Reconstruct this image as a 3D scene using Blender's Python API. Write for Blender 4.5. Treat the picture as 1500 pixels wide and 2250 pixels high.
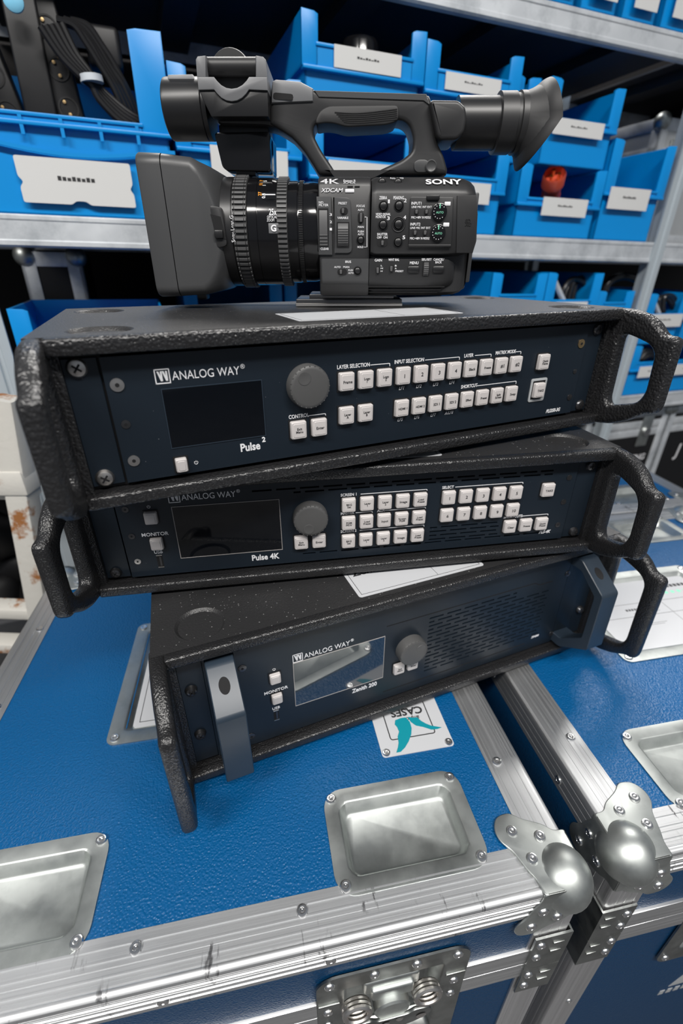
import bpy, bmesh, math, random
from mathutils import Vector, Matrix, geometry
for o in list(bpy.data.objects): bpy.data.objects.remove(o)
scene = bpy.context.scene
COL = scene.collection
R = math.radians
Z0 = 0.924                     # height of the working datum above the floor (m)

# ---------------------------------------------------------------- camera
F_PX, PITCH, CAM_Z = 1035.28, 28.03, 142.42      # focal length in pixels of the 1500x2250 frame, tilt down, height (mm over datum)
cd = bpy.data.cameras.new('camera'); cam = bpy.data.objects.new('camera', cd); COL.objects.link(cam)
cam.location = (0, 0, CAM_Z/1000+Z0)
cam.rotation_euler = (R(90-PITCH), 0, 0)
cd.sensor_fit = 'VERTICAL'; cd.sensor_height = 36; cd.sensor_width = 24
cd.lens = F_PX/2250*36
cd.clip_start = 0.02
cd.dof.use_dof = True; cd.dof.focus_distance = 0.41; cd.dof.aperture_fstop = 4.5
scene.camera = cam

# ---------------------------------------------------------------- world, lamps, exposure
w = bpy.data.worlds.new('world'); scene.world = w; w.use_nodes = True
w.node_tree.nodes['Background'].inputs[0].default_value = (0.80, 0.88, 1.0, 1)
w.node_tree.nodes['Background'].inputs[1].default_value = 0.19
def area(name, loc, rot, sx, sy, power, col=(1, .97, .93)):
    l = bpy.data.lights.new(name, 'AREA'); l.shape = 'RECTANGLE'; l.size = sx; l.size_y = sy; l.energy = power; l.color = col
    o = bpy.data.objects.new(name, l); COL.objects.link(o); o.location = loc; o.rotation_euler = rot
    return o
area('ceiling_lamp', (-0.1, 1.95, 2.9), (0, 0, R(15)), 1.5, 0.30, 55)
area('ceiling_lamp', (1.55, 2.35, 2.9), (0, 0, R(15)), 1.5, 0.30, 55)
area('ceiling_lamp', (-1.1, -1.2, 2.9), (0, 0, R(15)), 1.5, 0.30, 75)
area('ceiling_lamp', (0.8, -0.9, 2.9), (0, 0, R(15)), 1.5, 0.30, 75)
vs = scene.view_settings
vs.view_transform = 'Standard'; vs.look = 'None'; vs.gamma = 1; vs.use_curve_mapping = False
vs.exposure = 0.0

# ---------------------------------------------------------------- materials
M = {}
def mat(name, col, rough=.5, metal=0., bump=None, spec=.5, coat=0., var=None, rvar=None, emit=None, stretch=None, alpha=None):
    m = bpy.data.materials.new(name); m.use_nodes = True; nt = m.node_tree; b = nt.nodes['Principled BSDF']
    b.inputs['Base Color'].default_value = (*col, 1); b.inputs['Roughness'].default_value = rough; b.inputs['Metallic'].default_value = metal
    b.inputs['Specular IOR Level'].default_value = spec; b.inputs['Coat Weight'].default_value = coat; b.inputs['Coat Roughness'].default_value = .1
    tc = nt.nodes.new('ShaderNodeTexCoord'); src = tc.outputs['Object']
    if stretch:
        mp = nt.nodes.new('ShaderNodeMapping'); mp.inputs['Scale'].default_value = stretch; nt.links.new(src, mp.inputs[0]); ssrc = mp.outputs[0]
    else: ssrc = src
    def noise(sc, det=3, vec=None, rgh=.55):
        n = nt.nodes.new('ShaderNodeTexNoise'); n.inputs['Scale'].default_value = sc; n.inputs['Detail'].default_value = det
        n.inputs['Roughness'].default_value = rgh; nt.links.new(vec or src, n.inputs['Vector']); return n.outputs['Fac']
    if bump:
        kind, sc, dist, st = bump
        if kind == 'noise': h = noise(sc, 2)
        elif kind == 'line': h = noise(sc, 2, ssrc)
        else:
            n = nt.nodes.new('ShaderNodeTexVoronoi'); n.inputs['Scale'].default_value = sc; n.feature = 'SMOOTH_F1'; nt.links.new(src, n.inputs['Vector']); h = n.outputs['Distance']
            if kind == 'pebble':
                mx = nt.nodes.new('ShaderNodeMath'); mx.operation = 'MULTIPLY_ADD'; mx.inputs[1].default_value = .6
                nt.links.new(noise(sc*.7, 2), mx.inputs[0]); nt.links.new(h, mx.inputs[2]); h = mx.outputs[0]
        bp = nt.nodes.new('ShaderNodeBump'); bp.inputs['Distance'].default_value = dist; bp.inputs['Strength'].default_value = st
        nt.links.new(h, bp.inputs['Height']); nt.links.new(bp.outputs[0], b.inputs['Normal'])
    if var:      # (second colour, scale, low, high): patches of wear or stain
        c2, sc, lo, hi = var[:4]
        r = nt.nodes.new('ShaderNodeMapRange'); r.inputs[1].default_value = lo; r.inputs[2].default_value = hi; r.clamp = True
        nt.links.new(noise(sc, 5, ssrc if stretch and len(var) > 4 else None, .65), r.inputs[0])
        mx = nt.nodes.new('ShaderNodeMix'); mx.data_type = 'RGBA'; mx.inputs['A'].default_value = (*col, 1); mx.inputs['B'].default_value = (*c2, 1)
        nt.links.new(r.outputs[0], mx.inputs['Factor']); nt.links.new(mx.outputs['Result'], b.inputs['Base Color'])
    if rvar:     # (roughness 2, scale)
        r = nt.nodes.new('ShaderNodeMapRange'); r.inputs[1].default_value = .35; r.inputs[2].default_value = .65
        r.inputs[3].default_value = rough; r.inputs[4].default_value = rvar[0]
        nt.links.new(noise(rvar[1], 4, ssrc), r.inputs[0]); nt.links.new(r.outputs[0], b.inputs['Roughness'])
    if emit:
        b.inputs['Emission Color'].default_value = (*emit[0], 1); b.inputs['Emission Strength'].default_value = emit[1]
    M[name] = m; return m
mat('shell', (.014, .014, .015), .30, bump=('pebble', 820, .0006, .95), spec=.6)
mat('shell_coarse', (.015, .015, .016), .32, bump=('pebble', 480, .0009, 1.0), spec=.6)
m_ = mat('shell_top', (.021, .021, .022), .42, bump=('pebble', 800, .0004, .6))
def dust(m, sc, size, col, th=.55):      # scattered light specks of dust
    nt = m.node_tree; b = nt.nodes['Principled BSDF']; tc = nt.nodes.new('ShaderNodeTexCoord')
    v = nt.nodes.new('ShaderNodeTexVoronoi'); v.inputs['Scale'].default_value = sc; nt.links.new(tc.outputs['Object'], v.inputs['Vector'])
    sep = nt.nodes.new('ShaderNodeSeparateColor'); nt.links.new(v.outputs['Color'], sep.inputs[0])
    r = nt.nodes.new('ShaderNodeMath'); r.operation = 'MULTIPLY_ADD'; r.inputs[1].default_value = size; r.inputs[2].default_value = -size*th; nt.links.new(sep.outputs[0], r.inputs[0])
    lt = nt.nodes.new('ShaderNodeMath'); lt.operation = 'LESS_THAN'; nt.links.new(v.outputs['Distance'], lt.inputs[0]); nt.links.new(r.outputs[0], lt.inputs[1])
    mx = nt.nodes.new('ShaderNodeMix'); mx.data_type = 'RGBA'; mx.inputs['A'].default_value = b.inputs['Base Color'].default_value; mx.inputs['B'].default_value = (*col, 1)
    nt.links.new(lt.outputs[0], mx.inputs['Factor']); nt.links.new(mx.outputs['Result'], b.inputs['Base Color'])
dust(m_, 330, .5, (.16, .16, .16))
mat('navy', (.008, .0135, .021), .38, bump=('noise', 3000, .0001, .1), spec=.4)
mat('navy_light', (.022, .034, .050), .36, bump=('noise', 3000, .0001, .1))
dust(M['navy'], 260, .9, (.10, .11, .12), .9)
mat('black', (.004, .004, .005), .6)
mat('slot', (.002, .002, .003), .8)
mat('screen', (.002, .003, .005), .04, spec=.6)
mat('mirror_screen', (.010, .018, .028), .02, spec=1.0, coat=1.0)
mat('key', (.54, .51, .50), .42)
mat('key_rim', (.36, .34, .33), .35)
mat('ink', (.02, .02, .022), .6)
mat('white_print', (.78, .78, .80), .5)
mat('steel', (.66, .63, .60), .34, 1.0)
mat('dark_steel', (.11, .11, .115), .28, .9)
mat('brass', (.75, .52, .26), .35, 1.0)
mat('knob', (.075, .075, .075), .45)
mat('paper', (.50, .51, .53), .55)
mat('paper_warm', (.66, .66, .65), .6)
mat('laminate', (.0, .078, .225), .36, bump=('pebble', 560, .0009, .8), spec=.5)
mat('laminate_shaded', (.0, .036, .105), .45, bump=('pebble', 560, .0009, .8), spec=.3)  # darker copy of the laminate: shade of the upright faces put into the colour
mat('alu', (.66, .67, .68), .34, .95, bump=('line', 60, .0004, .12), stretch=(.2, 40, 40), rvar=(.48, 12), var=((.50, .50, .51), 30, .52, .75, 1))
mat('alu_y', (.64, .65, .66), .36, .95, bump=('line', 60, .0004, .12), stretch=(40, .2, 40), rvar=(.50, 12), var=((.46, .46, .47), 30, .52, .75, 1))
mat('alu_z', (.66, .66, .67), .36, .95, bump=('line', 60, .0004, .12), stretch=(40, 40, .2), rvar=(.50, 12))
mat('scuff', (.05, .05, .055), .7)
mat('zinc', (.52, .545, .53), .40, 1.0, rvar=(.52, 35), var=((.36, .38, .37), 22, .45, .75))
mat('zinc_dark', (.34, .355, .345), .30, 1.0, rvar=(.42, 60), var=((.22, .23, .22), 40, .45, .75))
mat('rivet', (.78, .78, .78), .22, 1.0)
mat('galv', (.74, .77, .80), .38, .45, rvar=(.55, 20), var=((.50, .53, .56), 18, .45, .7))
mat('post_grey', (.50, .56, .60), .5, .3)
mat('board', (.030, .028, .030), .7)
mat('bin', (.0, .265, .70), .34, spec=.5)
mat('cam_black', (.022, .022, .023), .42, bump=('noise', 2500, .0001, .25))
mat('cam_light', (.16, .163, .17), .40, bump=('noise', 2500, .0001, .2))
mat('cam_grey', (.055, .056, .058), .40, bump=('noise', 2500, .0001, .2))
mat('cam_gloss', (.006, .006, .007), .12)
mat('cam_soft', (.012, .012, .013), .35)
mat('rubber', (.022, .022, .023), .55)
mat('ring_grey', (.09, .09, .092), .45)
mat('orange_print', (.85, .32, .03), .5)
mat('green_print', (.25, .75, .5), .5)
mat('floor', (.07, .07, .073), .55, var=((.05, .05, .053), 6, .4, .7), bump=('noise', 60, .001, .2))
mat('unlit_beyond', (.022, .020, .020), .8)
mat('cable', (.016, .016, .017), .24)
mat('tie', (.62, .66, .70), .5)
mat('strip', (.012, .012, .013), .45)
mat('amber', (.9, .35, .06), .4)
mat('pale_blue', (.25, .65, .9), .4)
mat('red', (.62, .085, .04), .35)
mat('grey_case', (.55, .57, .58), .45, .4)
mat('rust_white', (.62, .60, .55), .6, var=((.32, .13, .04), 16, .54, .62), bump=('noise', 120, .001, .4))
mat('teal_print', (.0, .24, .30), .5)
mat('clear', (.75, .78, .80), .15, spec=.6)

# ---------------------------------------------------------------- mesh helpers (all lengths in mm)
def finish(bm, name, material, parent=None, loc=None, smooth=30, kind=None):
    bm.normal_update()
    bmesh.ops.recalc_face_normals(bm, faces=bm.faces)
    for v in bm.verts: v.co *= .001
    me = bpy.data.meshes.new(name); bm.to_mesh(me); bm.free()
    me.materials.append(M[material] if isinstance(material, str) else material)
    if smooth:
        for p in me.polygons: p.use_smooth = len(p.vertices) <= 4
        try: me.set_sharp_from_angle(angle=R(smooth))
        except Exception: pass
    o = bpy.data.objects.new(name, me); COL.objects.link(o)
    if parent is not None: o.parent = parent
    if loc is not None: o.location = [c*.001 for c in loc]
    if kind: o['kind'] = kind
    return o
def tag(o, label, cat, group=None):
    o['label'] = label; o['category'] = cat
    if group: o['group'] = group
    return o
def empty(name, loc, rotz=0, mtx=None):
    o = bpy.data.objects.new(name, None); COL.objects.link(o); o.empty_display_size = .05
    if mtx is not None: o.matrix_world = mtx
    else: o.location = (loc[0]/1000, loc[1]/1000, loc[2]/1000+Z0); o.rotation_euler = (0, 0, R(rotz))
    return o
def dup(o, parent, loc=None, rot=None, name=None):
    c = o.copy(); COL.objects.link(c); c.parent = parent
    if loc is not None: c.location = [k*.001 for k in loc]
    if rot is not None: c.rotation_euler = rot
    return c
def B(): return bmesh.new()
def box(bm, x0, x1, y0, y1, z0, z1, bev=0, seg=2):
    vs = [bm.verts.new((x, y, z)) for x in (x0, x1) for y in (y0, y1) for z in (z0, z1)]
    fs = [bm.faces.new([vs[i] for i in q]) for q in ((0, 1, 3, 2), (4, 6, 7, 5), (0, 4, 5, 1), (2, 3, 7, 6), (0, 2, 6, 4), (1, 5, 7, 3))]
    if bev:
        es = list({e for f in fs for e in f.edges})
        bmesh.ops.bevel(bm, geom=es, offset=bev, segments=seg, profile=.5, affect='EDGES')
    return bm
def loops(bm, ls, cap0=True, cap1=True, closed=False):
    rows = [[bm.verts.new(p) for p in l] for l in ls]
    n = len(rows[0])
    pairs = list(zip(rows, rows[1:])) + ([(rows[-1], rows[0])] if closed else [])
    for a, b in pairs:
        for i in range(n):
            bm.faces.new((a[i], a[(i+1) % n], b[(i+1) % n], b[i]))
    if cap0 and not closed: bm.faces.new(rows[0][::-1])
    if cap1 and not closed: bm.faces.new(rows[-1])
    return bm
def rr(cx, cy, hw, hh, r, n=5):
    r = min(r, hw*.999, hh*.999); out = []
    for k, (sx, sy) in enumerate(((1, 1), (-1, 1), (-1, -1), (1, -1))):
        for i in range(n+1):
            a = math.pi/2*(k+i/n); out.append((cx+sx*(hw-r)+r*math.cos(a), cy+sy*(hh-r)+r*math.sin(a)))
    return out
PL = {'xy': lambda a, b, c: (a, b, c), 'xz': lambda a, b, c: (a, c, b), 'yz': lambda a, b, c: (c, a, b)}
def prism(bm, poly, plane, c0, c1, bev=0, seg=2):
    """polygon in `plane`, extruded along the third axis from c0 to c1, cap edges bevelled inwards"""
    f = PL[plane]
    if not bev:
        return loops(bm, [[f(a, b, c0) for a, b in poly], [f(a, b, c1) for a, b in poly]])
    s = 1 if c1 > c0 else -1
    ls = []
    for k in range(seg+1):
        t = math.pi/2*k/seg; ls.append((bev*(1-math.sin(t)), c0+s*bev*(1-math.cos(t))))
    for k in range(seg, -1, -1):
        t = math.pi/2*k/seg; ls.append((bev*(1-math.sin(t)), c1-s*bev*(1-math.cos(t))))
    return loops(bm, [[f(a, b, c) for a, b in inset(poly, d)] for d, c in ls])
def inset(poly, d):
    if abs(d) < 1e-9: return poly
    n = len(poly); ar = sum(poly[i][0]*poly[(i+1) % n][1]-poly[(i+1) % n][0]*poly[i][1] for i in range(n))
    sg = 1 if ar > 0 else -1; out = []
    for i in range(n):
        p, q, r_ = Vector(poly[i-1]), Vector(poly[i]), Vector(poly[(i+1) % n])
        a = (q-p); b = (r_-q)
        if a.length < 1e-6: a = b
        if b.length < 1e-6: b = a
        a = a.normalized(); b = b.normalized()
        n1 = Vector((-a.y, a.x))*sg; n2 = Vector((-b.y, b.x))*sg; m = n1+n2
        if m.length < .2: m = n1
        m = m.normalized(); k = max(.5, m.dot(n1)); q2 = q+m*(d/k); out.append((q2.x, q2.y))
    return out
def resample(pts, n):
    pts = [Vector(p) for p in pts]; L = [0]
    for i in range(len(pts)): L.append(L[-1]+(pts[(i+1) % len(pts)]-pts[i]).length)
    out = []
    for k in range(n):
        t = L[-1]*k/n; i = max(j for j in range(len(pts)) if L[j] <= t+1e-9)
        s = (t-L[i])/max(1e-9, L[i+1]-L[i]); out.append(tuple(pts[i].lerp(pts[(i+1) % len(pts)], s)))
    return out
def fillet(poly, r, n=4):
    """round every corner of a polygon"""
    out = []; N = len(poly)
    for i in range(N):
        p, q, s = Vector(poly[i-1]), Vector(poly[i]), Vector(poly[(i+1) % N])
        rad = r[i] if isinstance(r, (list, tuple)) else r
        d = min(rad, (p-q).length*.48, (s-q).length*.48)
        a = q+(p-q).normalized()*d if d > 0 else q; b = q+(s-q).normalized()*d if d > 0 else q
        for k in range(n+1):
            t = k/n; c = a*(1-t)**2+q*2*t*(1-t)+b*t*t; out.append((c.x, c.y))
    return out
def ring_prism(bm, outer, hole, plane, c0, c1, bev=3, seg=2, n=64):
    """slab with a hole: outer and hole loops resampled to n points, aligned by angle, edges rounded"""
    f = PL[plane]
    def ccw(p): return p if sum(p[i][0]*p[(i+1) % len(p)][1]-p[(i+1) % len(p)][0]*p[i][1] for i in range(len(p))) > 0 else p[::-1]
    cx = sum(p[0] for p in hole)/len(hole); cy = sum(p[1] for p in hole)/len(hole)
    def polar(p):
        p = resample(ccw(p), 400); out = []
        for k in range(n):
            a = 2*math.pi*k/n; best = min(p, key=lambda q: abs((math.atan2(q[1]-cy, q[0]-cx)-a+math.pi) % (2*math.pi)-math.pi)); out.append(best)
        return out
    o, h = polar(outer), polar(hole)
    s = 1 if c1 > c0 else -1; seq = []
    arc = [(bev*(1-math.sin(math.pi/2*k/seg)), bev*(1-math.cos(math.pi/2*k/seg))) for k in range(seg+1)]
    for d, e in arc: seq.append((inset(o, d), c0+s*e))
    for d, e in arc[::-1]: seq.append((inset(o, d), c1-s*e))
    for d, e in arc: seq.append((inset(h, -d), c1-s*e))
    for d, e in arc[::-1]: seq.append((inset(h, -d), c0+s*e))
    return loops(bm, [[f(a, b, c) for a, b in l] for l, c in seq], closed=True)
def lathe(bm, prof, o=(0, 0, 0), axis='z', seg=24, cap0=True, cap1=True):
    ls = []
    for r, h in prof:
        l = []
        for i in range(seg):
            a = 2*math.pi*i/seg; c, s = r*math.cos(a), r*math.sin(a)
            l.append({'z': (o[0]+c, o[1]+s, o[2]+h), 'y': (o[0]+c, o[1]+h, o[2]+s), 'x': (o[0]+h, o[1]+c, o[2]+s)}[axis])
        ls.append(l)
    return loops(bm, ls, cap0, cap1)
def tube(bm, pts, r, seg=8, closed=False):
    pts = [Vector(p) for p in pts]; n = len(pts); ls = []; up = Vector((.13, .27, 1)).normalized()
    for i, p in enumerate(pts):
        d = (pts[(i+1) % n]-pts[i-1]) if closed else (pts[min(i+1, n-1)]-pts[max(i-1, 0)])
        d.normalize(); a = d.cross(up)
        if a.length < 1e-3: a = d.cross(Vector((1, 0, 0)))
        a.normalize(); b = d.cross(a).normalized(); up = a.cross(d).normalized()
        rr_ = r[i] if isinstance(r, (list, tuple)) else r
        ls.append([tuple(p+a*rr_*math.cos(2*math.pi*k/seg)+b*rr_*math.sin(2*math.pi*k/seg)) for k in range(seg)])
    return loops(bm, ls, closed=closed)
def spline(pts, n=8, closed=False):
    pts = [Vector(p) for p in pts]; N = len(pts); out = []
    for i in range(N if closed else N-1):
        g = (lambda k: pts[k % N]) if closed else (lambda k: pts[max(0, min(N-1, k))])
        p0, p1, p2, p3 = g(i-1), g(i), g(i+1), g(i+2)
        for k in range(n):
            t = k/n; out.append(tuple(.5*((2*p1)+(p2-p0)*t+(2*p0-5*p1+4*p2-p3)*t*t+(3*p1-p0-3*p2+p3)*t**3)))
    if not closed: out.append(tuple(pts[-1]))
    return out
def sphere(bm, c, r, u=20, v=12, sc=(1, 1, 1)):
    ls = []
    for j in range(v+1):
        t = math.pi*(.02+.96*j/v)-math.pi/2
        ls.append([(c[0]+sc[0]*r*math.cos(t)*math.cos(2*math.pi*i/u), c[1]+sc[1]*r*math.cos(t)*math.sin(2*math.pi*i/u), c[2]+sc[2]*r*math.sin(t)) for i in range(u)])
    return loops(bm, ls)
def sheet(bm, x0, x1, y0, y1, holes, z0, z1):
    """plate in xy with rectangular holes"""
    xs = sorted({x0, x1, *[h[0] for h in holes], *[h[1] for h in holes]}); ys = sorted({y0, y1, *[h[2] for h in holes], *[h[3] for h in holes]})
    for a, b in zip(xs, xs[1:]):
        for c, d in zip(ys, ys[1:]):
            if any(h[0] <= (a+b)/2 <= h[1] and h[2] <= (c+d)/2 <= h[3] for h in holes): continue
            box(bm, a, b, c, d, z0, z1)
    return bm
_fc = bpy.data.curves.new('lettering', 'FONT'); _fo = bpy.data.objects.new('lettering_source', _fc); COL.objects.link(_fo)
_tc = {}
def letter_mesh(body, h, material, shear=0, bold=0, wide=1, align='CENTER', ext=.12, space=1):
    key = (body, h, material, shear, bold, wide, align, space)
    if key in _tc: return _tc[key]
    _fc.body = body; _fc.size = h/.72; _fc.shear = shear; _fc.offset = bold*h; _fc.align_x = align; _fc.align_y = 'CENTER'; _fc.extrude = ext; _fc.resolution_u = 3
    _fc.space_character = space; _fc.space_line = .85
    dg = bpy.context.evaluated_depsgraph_get(); _fo.update_tag(); dg.update()
    me = bpy.data.meshes.new_from_object(_fo.evaluated_get(dg))
    for v in me.vertices: v.co = (v.co.x*wide*.001, v.co.y*.001, v.co.z*.001)
    me.materials.clear(); me.materials.append(M[material]); _tc[key] = me; return me
FRONT = (R(90), 0, 0)
def text(body, x, y, z, h, parent, material='white_print', rot=FRONT, name='lettering', **k):
    me = letter_mesh(body, h, material, **k); me.name = name
    o = bpy.data.objects.new(name, me); COL.objects.link(o); o.parent = parent; o.location = (x*.001, y*.001, z*.001); o.rotation_euler = rot
    return o
def struct(o): o['kind'] = 'structure'; return o
# a photograph pixel (1500x2250 frame) carried to a real distance: point of the sight line on the upright plane y = Y (mm)
_cp, _sp = math.cos(R(PITCH)), math.sin(R(PITCH))
def at(px, py, Y):
    a, b = (px-750)/F_PX, (1125-py)/F_PX
    dy, dz = _cp+b*_sp, -_sp+b*_cp
    t = Y/dy
    return (a*t, CAM_Z+dz*t)
# ================================================================ room
bm = B(); box(bm, -4000, 5000, -3500, 5000, -20, 0); o = finish(bm, 'floor', 'floor', None, smooth=0); struct(o)

# ================================================================ flight cases
CA = 10.6; TOPZ = -302.0; HC = Z0*1000+TOPZ        # yaw of the cases, lid height over datum, case height
_ce = (math.cos(R(CA)), math.sin(R(CA)))
def uv(u, v): return (u*_ce[0]-v*_ce[1], u*_ce[1]+v*_ce[0])
def atz(px, py, z=TOPZ):
    a, b = (px-750)/F_PX, (1125-py)/F_PX
    dy, dz = _cp+b*_sp, -_sp+b*_cp; t = (z-CAM_Z)/dz; x, y = a*t, dy*t
    return (x*_ce[0]+y*_ce[1], -x*_ce[1]+y*_ce[0])
def alu_scuffed(name, stretch, cross):
    m = mat(name, (.62, .63, .64), .42, .9, bump=('line', 60, .0004, .12), stretch=stretch, rvar=(.46, 12), var=((.52, .52, .53), 30, .52, .75, 1))
    nt = m.node_tree; b = nt.nodes['Principled BSDF']; prev = b.inputs['Base Color'].links[0].from_socket
    tc = nt.nodes.new('ShaderNodeTexCoord'); mp = nt.nodes.new('ShaderNodeMapping'); mp.inputs['Scale'].default_value = cross; mp.inputs['Rotation'].default_value = (0, 0, .25)
    n = nt.nodes.new('ShaderNodeTexNoise'); n.inputs['Scale'].default_value = 9; n.inputs['Detail'].default_value = 6; n.inputs['Roughness'].default_value = .7; n.inputs['Distortion'].default_value = .6
    r = nt.nodes.new('ShaderNodeMapRange'); r.inputs[1].default_value = .57; r.inputs[2].default_value = .63; r.inputs[4].default_value = .8
    n2 = nt.nodes.new('ShaderNodeTexNoise'); n2.inputs['Scale'].default_value = 26; r2 = nt.nodes.new('ShaderNodeMapRange'); r2.inputs[1].default_value = .48; r2.inputs[2].default_value = .56
    mu = nt.nodes.new('ShaderNodeMath'); mu.operation = 'MULTIPLY'
    mx = nt.nodes.new('ShaderNodeMix'); mx.data_type = 'RGBA'; mx.inputs['B'].default_value = (.07, .07, .075, 1)
    nt.links.new(tc.outputs['Object'], mp.inputs[0]); nt.links.new(mp.outputs[0], n.inputs['Vector']); nt.links.new(n.outputs['Fac'], r.inputs[0]); nt.links.new(tc.outputs['Object'], n2.inputs['Vector']); nt.links.new(n2.outputs['Fac'], r2.inputs[0])
    nt.links.new(r.outputs[0], mu.inputs[0]); nt.links.new(r2.outputs[0], mu.inputs[1]); nt.links.new(mu.outputs[0], mx.inputs['Factor']); nt.links.new(prev, mx.inputs['A']); nt.links.new(mx.outputs['Result'], b.inputs['Base Color'])
alu_scuffed('alu_front', (.2, 40, 40), (16, 3, 3))
riv_src = []
def rivet(parent, x, y, z, d='z', r=4.8):
    if not riv_src:
        bm = B(); lathe(bm, [(1.03, -.05), (1.0, .12), (.86, .34), (.58, .40), (.42, .36), (.34, .18), (.30, .16), (.27, .34), (.12, .36), (.01, .30)], seg=18)
        for v in bm.verts: v.co *= 10
        riv_src.append(finish(bm, 'rivet', 'rivet', parent)); o = riv_src[0]
    else: o = dup(riv_src[0], parent)
    o.location = (x*.001, y*.001, z*.001); s = r/10; o.scale = (s, s, s)
    o.rotation_euler = {'z': (0, 0, .7*x), '-y': (R(90), 0, 0), '-x': (0, R(-90), 0), 'x': (0, R(90), 0)}[d]
    return o
def _bead(c): return [(c+.9, .9), (c+.55, 1.75), (c-.55, 1.75), (c-.9, .9)]
LPROF = [(35, 0), (35, .9)]+_bead(28)+_bead(20.2)+[(15.9, .9), (15.7, .2), (15.2, .2), (15, .9)]+_bead(11)+[(8, .9), (7.8, .6), (7.4, .6), (7.2, .9), (5.4, .9), (5.2, .6), (4.8, .6), (4.6, .9), (3.6, 1.3), (1.8, 1.3), (.4, .6), (-.6, -.4)]
LFLAT = [(35, 0), (35, .9), (29, .9), (28.8, .6), (28.3, .6), (28.1, .9), (19.2, .9), (19, .65), (18.6, .65), (18.4, .9), (10.2, .9), (10, .6), (9.5, .6), (9.3, .9), (3, .9), (1.2, .6), (-.2, -.2)]
def _close(p): return p + [(-b, -a) for a, b in p[::-1][1:]] + [(2, -34), (2, -2), (34, -2)]
LPROF, LFLAT = _close(LPROF), _close(LFLAT)
def trim(parent, axis, c, lo, hi, sgn, material, name='edge_trim'):
    """L extrusion; axis 'x' (front/back edge at y=c, inward sgn) or 'y' (side edge at x=c, inward sgn) on top; 'z' corner post at c=(x,y), sgn=(sx,sy)"""
    bm = B()
    if axis == 'x': loops(bm, [[(t, c+sgn*a, HC+b) for a, b in LPROF] for t in (lo, hi)])
    elif axis == 'y': loops(bm, [[(c+sgn*a, t, HC+b) for a, b in LFLAT] for t in (lo, hi)])
    else: loops(bm, [[(c[0]+sgn[0]*a, c[1]-sgn[1]*b, t) for a, b in LFLAT] for t in (lo, hi)])
    return finish(bm, name, material, parent, smooth=35)
def dish(parent, cx, cy, hw, hh, r, ow, depth, material='zinc', name='caster_dish', rv=None, z=None, rimz=1.6):
    z = HC if z is None else z
    bm = B(); q = lambda a, b, rad, zz: [(x, y, zz) for x, y in rr(cx, cy, a, b, rad, 6)]
    loops(bm, [q(hw, hh, r, z+.2), q(hw, hh, r, z+rimz), q(hw-ow+1, hh-ow+1, r*.6, z+rimz), q(hw-ow-.8, hh-ow-.8, r*.55, z+rimz-.8), q(hw-ow-4, hh-ow-4, r*.45, z-depth+2), q(hw-ow-6.5, hh-ow-6.5, r*.4, z-depth)], cap0=False)
    o = finish(bm, name, material, parent, smooth=50)
    for sx in (-1, 1):
        for sy in (-1, 1): rivet(o, cx+sx*(hw-(rv or ow*.62)), cy+sy*(hh-(rv or ow*.62)), z+rimz)
    return o
FLAP = fillet([(-3.2, 6), (-3.2, 40), (7, 40.5), (13, 47), (30, 55), (38, 62), (52, 60), (58, 50), (57, 40), (50, 32), (45, 16), (41, 8), (40.5, -3.2), (6, -3.2)], [2, 3, 4, 4, 6, 9, 9, 9, 7, 6, 5, 4, 3, 2], 4)
def ball_corner(parent, cx, cy, sx, sy, side=True):
    """three riveted flaps and a ball, corner at (cx, cy, top); sx, sy point inwards"""
    bm = B(); t = 2.0
    prism(bm, [(cx+sx*p, cy+sy*q) for p, q in FLAP], 'xy', HC+1.2, HC+1.2+t, .8, 2)
    prism(bm, [(cx+sx*p, HC-q) for p, q in FLAP], 'xz', cy-sy*1.2, cy-sy*(1.2+t), .8, 2)
    if side: prism(bm, [(cy+sy*p, HC-q) for p, q in FLAP], 'yz', cx-sx*1.2, cx-sx*(1.2+t), .8, 2)
    o = finish(bm, 'ball_corner', 'zinc', parent, smooth=50)
    bm = B(); sphere(bm, (cx+sx*13, cy+sy*13, HC-13), 24.5, 32, 20); finish(bm, 'ball', 'zinc', o, smooth=80)
    for p, q in ((43, 46), (21, 38), (37, 23)):
        rivet(o, cx+sx*p, cy+sy*q, HC+3.2)
        rivet(o, cx+sx*p, cy-sy*3.2, HC-q, '-y' if sy > 0 else 'z')
        if side: rivet(o, cx-sx*3.2, cy+sy*p, HC-q, 'x' if sx < 0 else '-x')
    return o
def brace(parent, cx, cy, sx, z0, z1):
    bm = B(); t = 1.8; e = 2.0
    poly = [(0, 0), (36, 0), (36, t), (t, t), (t, 34), (0, 34)]
    loops(bm, [[(cx+sx*(p-e-t), cy+q-e-t, z) for p, q in poly] for z in (HC+z0, HC+z1)])
    for zz in (z0-14, z0-30): 
        if zz-4 > z1: box(bm, *sorted((cx+sx*2, cx+sx*13)), cy-e-t-1.0, cy-e-t+.5, HC+zz-1.6, HC+zz+1.6, .7, 2)
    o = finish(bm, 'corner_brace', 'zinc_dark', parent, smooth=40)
    for zz in (z0-13, z0-36): 
        if zz-6 > z1: rivet(o, cx+sx*25, cy-e-t, HC+zz, '-y', 4.6)
    return o
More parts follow.
